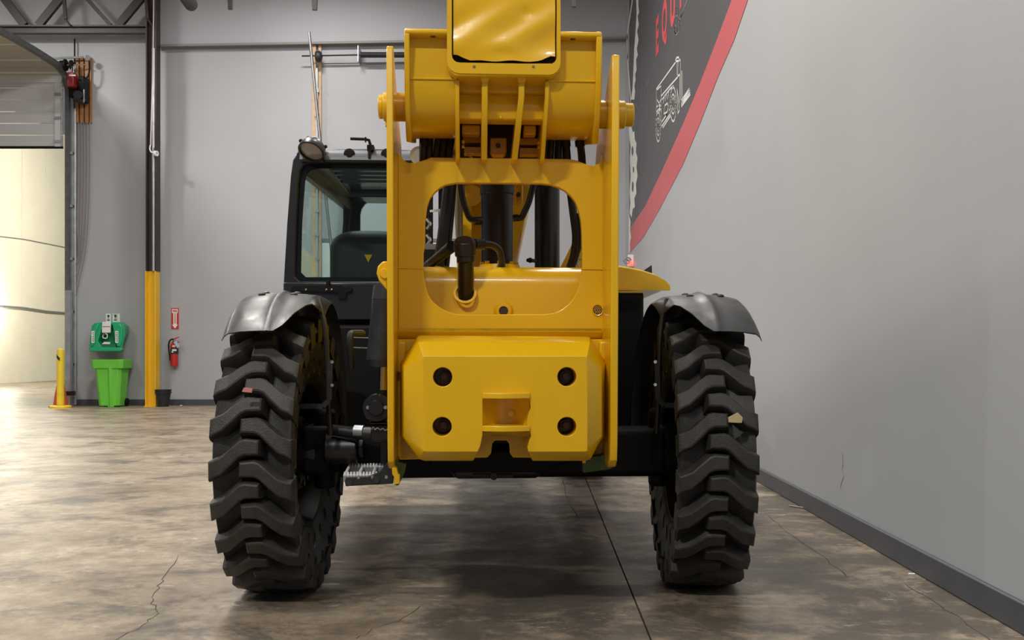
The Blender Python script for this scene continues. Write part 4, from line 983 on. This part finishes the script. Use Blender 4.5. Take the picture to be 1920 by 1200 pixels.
# ---- boom
bm_ = bpy.data.objects.new('boom', None); COL.objects.link(bm_); bm_.parent = T; ORG[bm_.name] = Vector()
vB = -.93
def rrect(xa, xb, ya, yb, v, r=10, n=4, dz=0):
    """rounded rectangle given in px at plane v (ya top, yb bottom)"""
    a = M(xa, yb, v); b = M(xb, ya, v); rr_ = r/435
    out = []
    for cx_, cz_, a0 in ((b.x-rr_, a.z+rr_, -90), (b.x-rr_, b.z-rr_, 0), (a.x+rr_, b.z-rr_, 90), (a.x+rr_, a.z+rr_, 180)):
        for k in range(n+1): an = math.radians(a0+90*k/n); out.append(Vector((cx_+rr_*math.cos(an), v, cz_+rr_*math.sin(an)+dz)))
    return out
sl = -.135
def moved(ring, dv, s=1): return [Vector((p.x*s+(1-s)*.07, p.y+dv, p.z+dv*sl)) for p in ring]
ro = rrect(838, 1051, -75, 137, vB, 22); ri = rrect(847, 1044, -65, 117, vB, 14)
mb = MB(); A = [mb.bm.verts.new(p) for p in ro]; B = [mb.bm.verts.new(p) for p in ri]; C = [mb.bm.verts.new(p) for p in moved(ri, .05)]; D = [mb.bm.verts.new(p) for p in moved(ro, 6.2)]
n = len(ro)
for X_, Y_ in ((A, B), (B, C), (D, A)):
    for i in range(n): mb.bm.faces.new((X_[i], X_[(i+1) % n], Y_[(i+1) % n], Y_[i]))
mb.bm.faces.new(C); mb.bm.faces.new(D)
mb.build('boom_tube', 'yellow', bm_, smooth=40)
MB().loft([[p+Vector((0, .036, 0)) for p in rrect(848, 1043, -64, 116, vB, 14)], [p+Vector((0, .044, 0)) for p in rrect(848, 1043, -64, 116, vB, 14)]]).build('cavity_shade', 'black_matte', bm_)  # black sheet painting the shade inside the hollow tube end
# dented cover plate with torn lower corners
g_ = []; rows = 28
pa = rrect(849, 1042, -63, 116, vB, 10)
for i in range(rows+1):
    y = -60+(114+60)*i/rows; row = []
    for j in range(25):
        x = 850+(1041-850)*j/24
        yb_ = y
        yb_ -= (12*max(0, 1-max(0, j-1)/3.2)+9*max(0, 1-max(0, 23-j)/2.4)-1.2*math.sin(j*.8))*max(0, 1-(rows-i)/3)
        q = M(x, yb_, vB+.01)
        d = .010*math.sin((x-850)/191*PI*1.3+.6)*math.exp(-((y-85)/26)**2)+.006*math.sin(x*.06+y*.08)*math.exp(-((y-50)/40)**2)-.008*math.exp(-((x-985)/8)**2-((y-22)/8)**2)-.006*math.exp(-((x-940)/25)**2-((y-100)/9)**2)
        row.append((q.x, vB+.012-d, q.z))
    g_.append(row)
MB().sheet(g_, .004, lambda p: Vector((0, -1, 0))).build('end_cover', 'yellow_sheet', bm_, smooth=60)
for x, w in ((858, 9), (1033, 6)): MB().prism(mp([(x-w, 107), (x+w, 109), (x+w-1, 114), (x-w+2, 115)], vB), 'y', vB+.016, vB+.02).build('torn_corner', 'black_matte', bm_) if False else None
for x, y in ((889, 125), (1000, 125)): MB().cyl(M(x, y, vB-.003), M(x, y, vB), .006, seg=10).build('rivet', 'steel', bm_)
# lower channel of the tube end
# ---- boom heel housing: two wings, ribs, cross tube
hz = lambda y, v: M(900, y, v).z
def wing(xa, xb, fa, fb):
    prof = [(-.875, hz(66, -.87)), (-.875, hz(150, -.87)), (-.865, hz(175, -.87)), (-.84, hz(205, -.85)), (-.79, hz(232, -.8)), (-.71, hz(250, -.7)), (-.60, hz(258, -.6)), (-.35, hz(262, -.35)), (-.35, hz(70, -.87)), (-.60, hz(68, -.87))]
    ua, ub = M(xa, 150, -.87).x, M(xb, 150, -.87).x
    MB().prism(prof, 'x', ua, ub).build('heel_wing', 'yellow', bm_, smooth=60)
    fprof = [(-.93, hz(72, -.92)), (-.925, hz(60, -.92)), (-.90, hz(55, -.9)), (-.60, hz(58, -.9)), (-.32, hz(64, -.9)), (-.32, hz(270, -.32)), (-.70, hz(268, -.7)), (-.76, hz(268, -.76)), (-.79, hz(258, -.8)), (-.86, hz(215, -.88)), (-.90, hz(170, -.92))]
    ua2, ub2 = M(fa, 150, -.92).x, M(fb, 150, -.92).x
    MB().prism(fprof, 'x', ua2, ub2).build('heel_flange', 'yellow', bm_, bevel=.005)
    lo_, hi_ = min(ua, ua2), max(ub, ub2)
    zt1 = hz(56, -.92)
    if xa < 900: hi_ = M(843, 150, -.92).x
    else: lo_ = M(1047, 150, -.92).x
    MB().box((lo_, -.93, zt1-.026), (hi_, -.87, zt1)).build('top_flange', 'yellow', bm_, bevel=.01)
    xm_ = (ua+ub)/2; MB().cyl((xm_, -.90, zt1-.028), (xm_, -.90, zt1-.018), .012, seg=12).build('bolt_hole', 'bolt_dark', bm_)
    MB().cyl((ua, -.877, hz(150, -.87)), (ub, -.877, hz(150, -.87)), .004, seg=6).build('weld_bead', 'yellow_sheet', bm_)
wing(768, 857, 758, 768); wing(1027, 1118, 1118, 1129)
# hexagonal saddle under the tube
sad = mp([(838, 118), (841, 132), (852, 143), (1036, 143), (1048, 132), (1051, 118)], vB+.002)
MB().prism(sad, 'y', vB+.004, -.60).build('tube_saddle', 'yellow', bm_, bevel=.008)
# inner cross structure
MB().prism([(-.80, hz(140, -.8)), (-.80, hz(172, -.8)), (-.77, hz(180, -.77)), (-.40, hz(180, -.5)), (-.40, hz(140, -.5))], 'x', M(856, 150, -.8).x, M(1030, 150, -.8).x).build('inner_web', 'yellow', bm_, bevel=.006)
MB().prism([(-.78, hz(176, -.78)), (-.80, hz(196, -.8)), (-.78, hz(224, -.78)), (-.72, hz(233, -.72)), (-.60, hz(233, -.6)), (-.6, hz(176, -.6))], 'x', M(860, 150, -.8).x, M(1026, 150, -.8).x).build('cross_tube', 'yellow', bm_, smooth=50, bevel=.006)
MB().ball(M(939, 221, -.79), .008).build('grease_nipple', 'yellow', bm_)
for xa, xb, y_ in ((866, 900, 247), (982, 1003, 248)): MB().box(M(xa, y_+4, -.64), M(xb, y_-6, -.56)).build('shelf_bar', 'yellow', bm_, bevel=.006)
for xt, w_, xb_, tp in ((857.5, .018, 858, 0), (909, .026, 908, 1), (978, .026, 966, 1), (1026, .018, 1018, 0)):
    f1 = [(-.885, 150), (-.885, 178), (-.87, 210), (-.84, 240), (-.79, 268), (-.74, 300)]
    mb = MB(); rings = []
    for v_, y_ in f1:
        uc = M(xt+(xb_-xt)*max(0, (y_-180))/110, y_, v_).x; z_ = hz(y_, v_)
        rings.append([(uc-w_/2, v_, z_), (uc+w_/2, v_, z_), (uc+w_/2, -.45, z_), (uc-w_/2, -.45, z_)])
    mb.loft(rings).build('heel_rib', 'yellow', bm_, bevel=.004)
    if tp:
        uc = M(xt, 145, -.88).x; za, zb_ = hz(145, -.88), hz(155, -.88)
        MB().loft([[(uc-.022, -.90, za), (uc+.022, -.90, za), (uc+.022, -.8, za), (uc-.022, -.8, za)], [(uc-w_/2, -.89, zb_), (uc+w_/2, -.89, zb_), (uc+w_/2, -.8, zb_), (uc-w_/2, -.8, zb_)]]).build('rib_head', 'yellow', bm_, bevel=.003)
MB().prism(mp([(919, 258), (950, 258), (950, 286), (945, 292), (924, 292), (919, 286)], -.50), 'y', -.50, -.44).build('clevis_block', 'yellow', bm_, bevel=.006)
MB().cyl(M(934, 273, -.51), M(934, 273, -.50), .012, seg=16).build('clevis_bolt', 'bolt_dark', bm_)
MB().box(M(858, 300, -.42), M(1024, 236, -.38)).build('inner_back', 'bolt_dark', bm_)
for ya_, xa, xb in ((262, 868, 902), (282, 870, 902), (266, 975, 1008), (284, 975, 1008)): MB().box(M(xa, ya_+5, -.50), M(xb, ya_, -.42)).build('inner_shelf', 'yellow', bm_)
for x, y in ((866, 266), (866, 275), (1008, 268), (1008, 276)): MB().cyl(M(x, y, -.62), M(x+5, y, -.62), .008, seg=8).build('grease_fitting', 'yellow', bm_)
MB().bar(M(872, 282, -.55), M(885, 297, -.55), .01, .01).build('inner_strap', 'yellow', bm_)
# boom pivot pins with end caps
zp = hz(205, -.72)
for s, ua, px0, px1 in ((-1, La, 710, 724), (1, Ra, 1187, 1166)):
    e = -.74
    a = Vector((M(px0, 205, e).x, e, zp)); b = Vector((ua, e, zp-.0))
    zc_ = zp if s < 0 else zp-.02
    a.z = b.z = zc_
    MB().cyl(a, a+(b-a)*.45, .052, seg=28).cyl(a+(b-a)*.4, b, .062, seg=28).build('pivot_pin', 'yellow', bm_, bevel=.006)
    inn = M(742 if s < 0 else 1140, 205, e).x
    MB().cyl((ua, e, zc_), (M(768 if s < 0 else 1118, 205, e).x, e, zc_), .062, seg=28).build('pivot_bushing', 'yellow', bm_, bevel=.006)
    MB().cyl((ua+s*.0, e, zc_+(.08 if s > 0 else -.055)), (ua+s*.02, e, zc_+(.08 if s > 0 else -.055)), .014, seg=6).build('pin_bolt', 'yellow', bm_)
    MB().cyl((ua+s*.0, e, zc_-.075), (ua+s*.02, e, zc_-.075), .014, seg=6).build('pin_bolt', 'yellow', bm_)
# hoses under the heel
for k, (xa, xb) in enumerate(((795, 793), (806, 804), (822, 815), (834, 826), (846, 838), (1034, 1030), (1048, 1046), (1060, 1066), (1087, 1094))):
    r = .017 if k not in (0, 7, 8) else .019
    P_(MB().tube([M(xa, 240, -.42), M(xa, 262, -.42), M((xa+xb)/2, 290, -.42), M(xb, 350, -.38)], r, 10, 3), 'heel_hose', 'hose')
for x in (796, 1060, 1087): P_(MB().cyl(M(x, 264, -.425), M(x+1, 275, -.425), .024, seg=12), 'hose_ferrule', 'black_paint')
P_(MB().box(M(786, 330, .1), M(850, 250, .2)).box(M(1026, 330, .1), M(1056, 250, .2)), 'dark_bracket', 'black_matte')
# left lower lug beside the window frame
c0 = M(722, 513, -.80)
P_(MB().prism(mp([(706, 512), (708, 500), (716, 491), (726, 489), (726, 545), (718, 535), (710, 525)], -.80), 'y', -.80, -.76), 'side_lug', 'yellow', bevel=.006)
P_(MB().lathe([(.001, -.012), (.020, -.012), (.024, 0)], c0, (0, 1, 0), 20), 'lug_pin', 'yellow')

# ---- cab
cb = bpy.data.objects.new('cab', None); COL.objects.link(cb); cb.parent = T; ORG[cb.name] = Vector()
vC = .95; vE = 2.9
def Mq(x, y, v): q = M(x, y, v); return (q.x, q.z)
oc = [(531, 575), (531, 540), (538, 420), (545, 330), (549, 300), (556, 286), (566, 280), (580, 279), (700, 279), (775, 281), (787, 286), (791, 296), (791, 575)]
wc = [(562, 527), (553, 518), (556, 420), (560, 340), (563, 322), (570, 310), (582, 306), (740, 307), (757, 312), (762, 325), (762, 518), (754, 527)]
cut = MB().prism([Mq(x, y, vC) for x, y in wc], 'y', vC-.1, vC+.1)
MB().prism([Mq(x, y, vC) for x, y in oc], 'y', vC, vC+.06).build('rear_frame', 'cab_black', cb, bevel=.015, cut=cut)
# window surround a little proud with a seam
wi = [(572, 519), (563, 510), (565, 420), (569, 345), (574, 325), (582, 318), (600, 314), (735, 315), (750, 320), (754, 330), (754, 510), (748, 519)]
MB().prism([Mq(x, y, vC) for x, y in wc], 'y', vC+.018, vC+.030).build('rear_glass', 'glass', cb)
# side pillars of the frame, at the left edge
pu = M(531, 540, vC).x; pu2 = M(791, 540, vC).x; zlo = 1.30; zr = M(600, 279, vC).z
u_t = M(549, 300, vC).x
# left side wall frame: lower panel, pillars, header
def lpt(z): # left face u at height z (leans in towards the roof)
    za = M(531, 540, vC).z; zb2 = M(549, 300, vC).z; t_ = max(0, min(1, (z-za)/(zb2-za))); return pu+(u_t-pu)*t_
def lp(z, v): return lpt(z)+.055*(v-vC)
def lbox(va, vb, za, zb3, m='cab_black', nm='pillar', th=.05):
    MB().loft([[(lp(z, va), va, z), (lp(z, va)+th, va, z), (lp(z, vb)+th, vb, z), (lp(z, vb), vb, z)] for z in (za, zb3)]).build(nm, m, cb, bevel=.006)
lbox(vC+.06, vE, .85, 1.56, nm='door_lower_panel'); lbox(vC+.06, vC+.16, 1.56, 2.34); lbox(vE-.16, vE, 1.56, 2.34); lbox(vC+.06, vE, 2.27, 2.36, nm='door_header')
MB().loft([[(lp(z, vC+.16)+.02, vC+.16, z), (lp(z, vC+.16)+.028, vC+.16, z), (lp(z, vE-.16)+.028, vE-.16, z), (lp(z, vE-.16)+.02, vE-.16, z)] for z in (1.56, 2.27)]).build('door_glass', 'glass', cb)
MB().box((pu2-.05, vC+.06, 1.2), (pu2, vC+.14, 2.34)).build('pillar', 'cab_black', cb); MB().box((pu2-.05, vE-.12, 1.2), (pu2, vE, 2.34)).build('pillar', 'cab_black', cb)
MB().box((pu2-.05, vC+.06, .85), (pu2, vE, 1.56)).build('side_panel', 'cab_black', cb)
MB().box((lp(1.6, vE), vE-.06, .85), (pu2, vE, 1.50)).build('front_panel', 'cab_black', cb)
MB().box((lp(2.3, vE), vE-.06, 2.36), (pu2, vE, 2.44)).build('front_header', 'cab_black', cb)
# windscreen with rounded surround
a_, b_ = lp(1.9, vE)+.06, pu2-.05
cut = MB(); r_ = .12; pts = []
za, zb4 = 1.50, 2.37
for cx_, cz_, a0 in ((b_-.04-r_, za+r_, -90), (b_-.04-r_, zb4-r_, 0), (a_+.07+r_, zb4-r_, 90), (a_+.07+r_, za+r_, 180)):
    for k in range(5): an = math.radians(a0+90*k/4); pts.append((cx_+r_*math.cos(an), cz_+r_*math.sin(an)))
cut.prism(pts, 'y', vE-.2, vE+.2)
MB().prism([(a_-.06, 1.45), (b_+.05, 1.45), (b_+.05, 2.42), (a_-.06, 2.42)], 'y', vE-.05, vE-.01).build('front_surround', 'cab_black', cb, cut=cut)
MB().prism(pts, 'y', vE-.035, vE-.028).build('windscreen', 'glass', cb)
MB().box((lpt(1.2), vC, .62), (pu2, vE, .88)).build('floor_pan', 'black_matte', cb)
# rounded roof edge, reflected lamp light painted in as a lighter grey
e0, e1 = M(556, 303, vC), M(788, 303, vC); eh = M(600, 279, vC).z-e0.z
MB().prism([(vC-.080, e0.z), (vC-.076, e0.z+eh*.30), (vC-.06, e0.z+eh*.62), (vC-.03, e0.z+eh*.86), (vC+.03, e0.z+eh*1.0), (vC+.15, e0.z+eh*1.0), (vC+.15, e0.z)], 'x', e0.x+.03, e1.x-.01).build('roof_edge', 'roof_sheen', cb, smooth=60)
# roof with a barred skylight
zR = M(600, 279, vC).z
MB().box((lpt(2.4)+.02, vC+.06, zR-.05), (lpt(2.4)+.17, vE, zR+.01)).box((pu2-.15, vC+.06, zR-.05), (pu2, vE, zR+.01)).box((lpt(2.4)+.1, vC+.05, zR-.05), (pu2-.1, vC+.22, zR+.01)).box((lpt(2.4)+.1, vE-.35, zR-.05), (pu2-.1, vE, zR+.01)).build('roof', 'cab_black', cb, bevel=.01)
MB().box((lpt(2.4)+.1, vC+.2, zR-.02), (pu2-.1, vE-.3, zR-.01)).build('roof_glass', 'glass', cb)
for k in range(5): vv = vC+.32+k*.16; MB().box((lpt(2.4)+.15, vv, zR-.045), (pu2-.12, vv+.05, zR-.02)).build('roof_bar', 'cab_black', cb)
MB().box((lpt(2.4)+.12, vE-.40, zR-.01), (pu2-.1, vE-.02, zR+.07)).build('headliner', 'black_matte', cb, bevel=.03)
# lower rear panel and hinge strip
MB().box(M(531, 600, vC-.01), M(791, 531, vC+.03)).build('rear_lower_panel', 'cab_black', cb, bevel=.008)
MB().prism([Mq(x, y, vC-.03) for x, y in ((545, 545), (548, 536), (640, 536), (648, 540), (652, 536), (660, 540), (660, 546), (650, 548), (648, 560), (635, 560), (633, 548))], 'y', vC-.03, vC-.012).build('hinge_plate', 'black_matte', cb)
MB().box(M(611, 538, vC-.03), M(619, 526, vC)).build('latch', 'black_matte', cb, bevel=.004)
for x in (574, 612, 622): MB().ball(M(x, 543, vC-.032), .008, 8).build('screw', 'chrome', cb)
# printed black border and wiper motor cover on the rear glass
cut = MB().prism([Mq(x, y, vC) for x, y in wi], 'y', vC-.1, vC+.1)
MB().prism([Mq(x, y, vC) for x, y in wc], 'y', vC+.031, vC+.034).build('glass_border', 'black_matte', cb, cut=cut)
# seat
uc = M(692, 450, 1.5).x
se = bpy.data.objects.new('seat', None); COL.objects.link(se); se.parent = cb; ORG[se.name] = Vector()
zs0, zs1 = M(600, 560, 1.5).z, M(600, 432, 1.5).z
pts = []
for k in range(25):
    an = PI*k/24; pts.append((uc+.25*math.copysign(abs(math.cos(an))**.6, math.cos(an)), zs1-.14+.14*abs(math.sin(an))**.8))
pts = [(uc+.25, zs0)]+pts+[(uc-.25, zs0)]
MB().prism(pts, 'y', 1.45, 1.57).build('seat', 'seat', cb, bevel=.05, seg=4)
MB().box((uc-.26, 1.45, zs0-.15), (uc+.26, 1.98, zs0+.02)).build('seat_cushion', 'seat', cb, bevel=.05, seg=4)
MB().box((uc-.20, 1.2, .88), (uc+.20, 1.95, zs0-.15)).build('seat_base', 'black_matte', cb)
bpy.data.objects.remove(se)
MB().prism([(uc-.025, zs1-.16), (uc+.025, zs1-.16), (uc, zs1-.21)], 'y', 1.444, 1.452).build('seat_emblem', 'yellow', cb)
MB().box((uc-.22, 1.36, zs1-.52), (uc+.22, 1.45, zs1-.38)).build('seat_shroud', 'black_paint', cb, bevel=.02)
for dx in (-.06, .05): MB().lathe([(.014, 0), (.028, 0), (.028, .015), (.014, .015)], (uc+dx, 1.342, zs1-.44), (0, 1, 0), 16, True).build('shroud_knob', 'steel', cb)
MB().lathe([(.17, -.012), (.182, 0), (.17, .012), (.158, 0)], (uc, 2.16, 1.62), (0, -.5, .86), 28, True).build('steering_wheel', 'black_paint', cb)
MB().cyl((uc, 2.16, 1.61), (uc, 2.35, 1.2), .03).build('steering_column', 'black_paint', cb)
# roof edge details: bolts, L-shaped bracket, work lamp
for x, y in ((655, 289), (725, 289)): MB().lathe([(.001, -.02), (.018, -.02), (.02, -.01), (.032, -.008), (.034, 0)], M(x, y, vC-.065), (0, 1, 0), 18).build('roof_bolt', 'black_matte', cb)
MB().tube([M(657, 260, vC), M(685, 261, vC), M(692, 263, vC), M(694, 270, vC), M(694, 280, vC)], .009, 8).build('lamp_bracket', 'black_matte', cb)
MB().box(M(690, 296, vC-.09), M(697, 278, vC)).box(M(688, 281, vC-.09), M(703, 277, vC)).box(M(684, 266, vC-.01), M(687, 258, vC+.01)).build('bracket_clamp', 'black_matte', cb)
wl = M(585, 281, vC-.14)
dW = Vector((-.28, -.60, -.85)).normalized()
MB().lathe([(.001, -.070), (.040, -.066), (.070, -.030), (.079, 0), (.079, .018), (.070, .020), (.070, .004)], wl, dW, 28).build('work_lamp', 'black_paint', cb)
MB().lathe([(.001, .012), (.045, .010), (.070, .006)], wl, dW, 28).build('lamp_lens', 'lens', cb)
MB().cyl(wl-dW*.05, M(612, 296, vC-.05), .014).box(M(604, 300, vC-.10), M(611, 280, vC)).build('lamp_mount', 'black_matte', cb)
for x, y in ((564, 262), (578, 257), (610, 273)): MB().ball(M(x, y+2, vC-.06), .012, 8).build('lamp_screw', 'black_matte', cb)
c0 = M(786, 292, vC-.10)
MB().lathe([(.04, 0), (.055, -.01), (.055, .03), (.04, .03)], c0, (0, 1, 0), 24, True).cyl(c0, c0+Vector((0, .02, 0)), .045).build('second_lamp', 'lens', cb)

# ---- chassis, engine hood, dark side masses
mb = MB(); mb.box((La, -.25, .74), (Rb, 5.3, 1.15)); P_(mb, 'chassis', 'black_matte', bevel=.01)
uH = M(1205, 560, .9).x
mb = MB(); mb.box((Ra+.02, .85, .62), (uH, 3.3, 1.55)); P_(mb, 'engine_side', 'black_matte', bevel=.02)
mb = MB(); mb.box((Ra+.01, .72, M(1100, 549, .75).z), (M(1205, 549, .75).x, .80, M(1100, 546, .75).z)); P_(mb, 'hood_trim', 'yellow')
hp = [(1120, 545), (1120, 503), (1160, 501), (1180, 504), (1205, 509), (1230, 517), (1248, 527), (1256, 536), (1257, 545)]
r0 = [M(x, y, .85) for x, y in hp]; r1 = [p+Vector((0, .10, .02)) for p in r0]; r2_ = [p+Vector((-.0, 2.3, -.02)) for p in r0]
rf = [p*1.0 for p in r0]
rm_ = Vector((M(1150, 540, .85)))
r00 = [rm_+(p-rm_)*.985+Vector((0, -.03, 0)) for p in r0]
mb = MB(); mb.loft([r00, r0, r1, r2_]); P_(mb, 'engine_hood', 'yellow', smooth=60)
mb = MB(); mb.box(M(531, 575, vC+.03)+Vector((.1, 0, -.0)), Vector((La, 3.0, M(531, 575, vC).z))) if False else None
mb = MB(); mb.box((M(600, 700, .9).x, .9, .62), (La-.01, 2.6, 1.35)); P_(mb, 'tank_side', 'black_matte', bevel=.02)
mb = MB(); mb.box((-.55, 5.0, .62), (.55, 5.3, .80)); mb.cyl((-.98, 5.1, .69), (.98, 5.1, .69), .10); P_(mb, 'front_axle', 'black_matte')
# black louvred exhaust corner beyond the hood
mb = MB(); mb.prism(mp([(1200, 512), (1222, 497), (1223, 520), (1205, 520)], 1.4), 'y', 1.4, 1.45); P_(mb, 'mirror_back', 'bucket')
mb = MB(); mb.prism(mp([(1207, 512), (1219, 503.5), (1220, 512)], 1.39), 'y', 1.385, 1.40); P_(mb, 'mirror_recess', 'sign_black')

# ---- small litter on the floor by the right wall
x, y = G(1480, 950); x2, y2 = G(1515, 955)
MB().cyl((x, y, .008), (x2, y2, .008), .006, .005, 8).build('wood_sliver', 'cable_grey', label='thin grey stick on the floor by the right wall', cat='stick')
x, y = G(1709, 1077)
MB().prism([(x-.02, y-.01), (x+.012, y-.015), (x+.02, y+.005), (x-.012, y+.012)], 'z', .001, .006).build('paper_scrap', 'white', label='small white scrap on the floor near the right wall', cat='scrap')
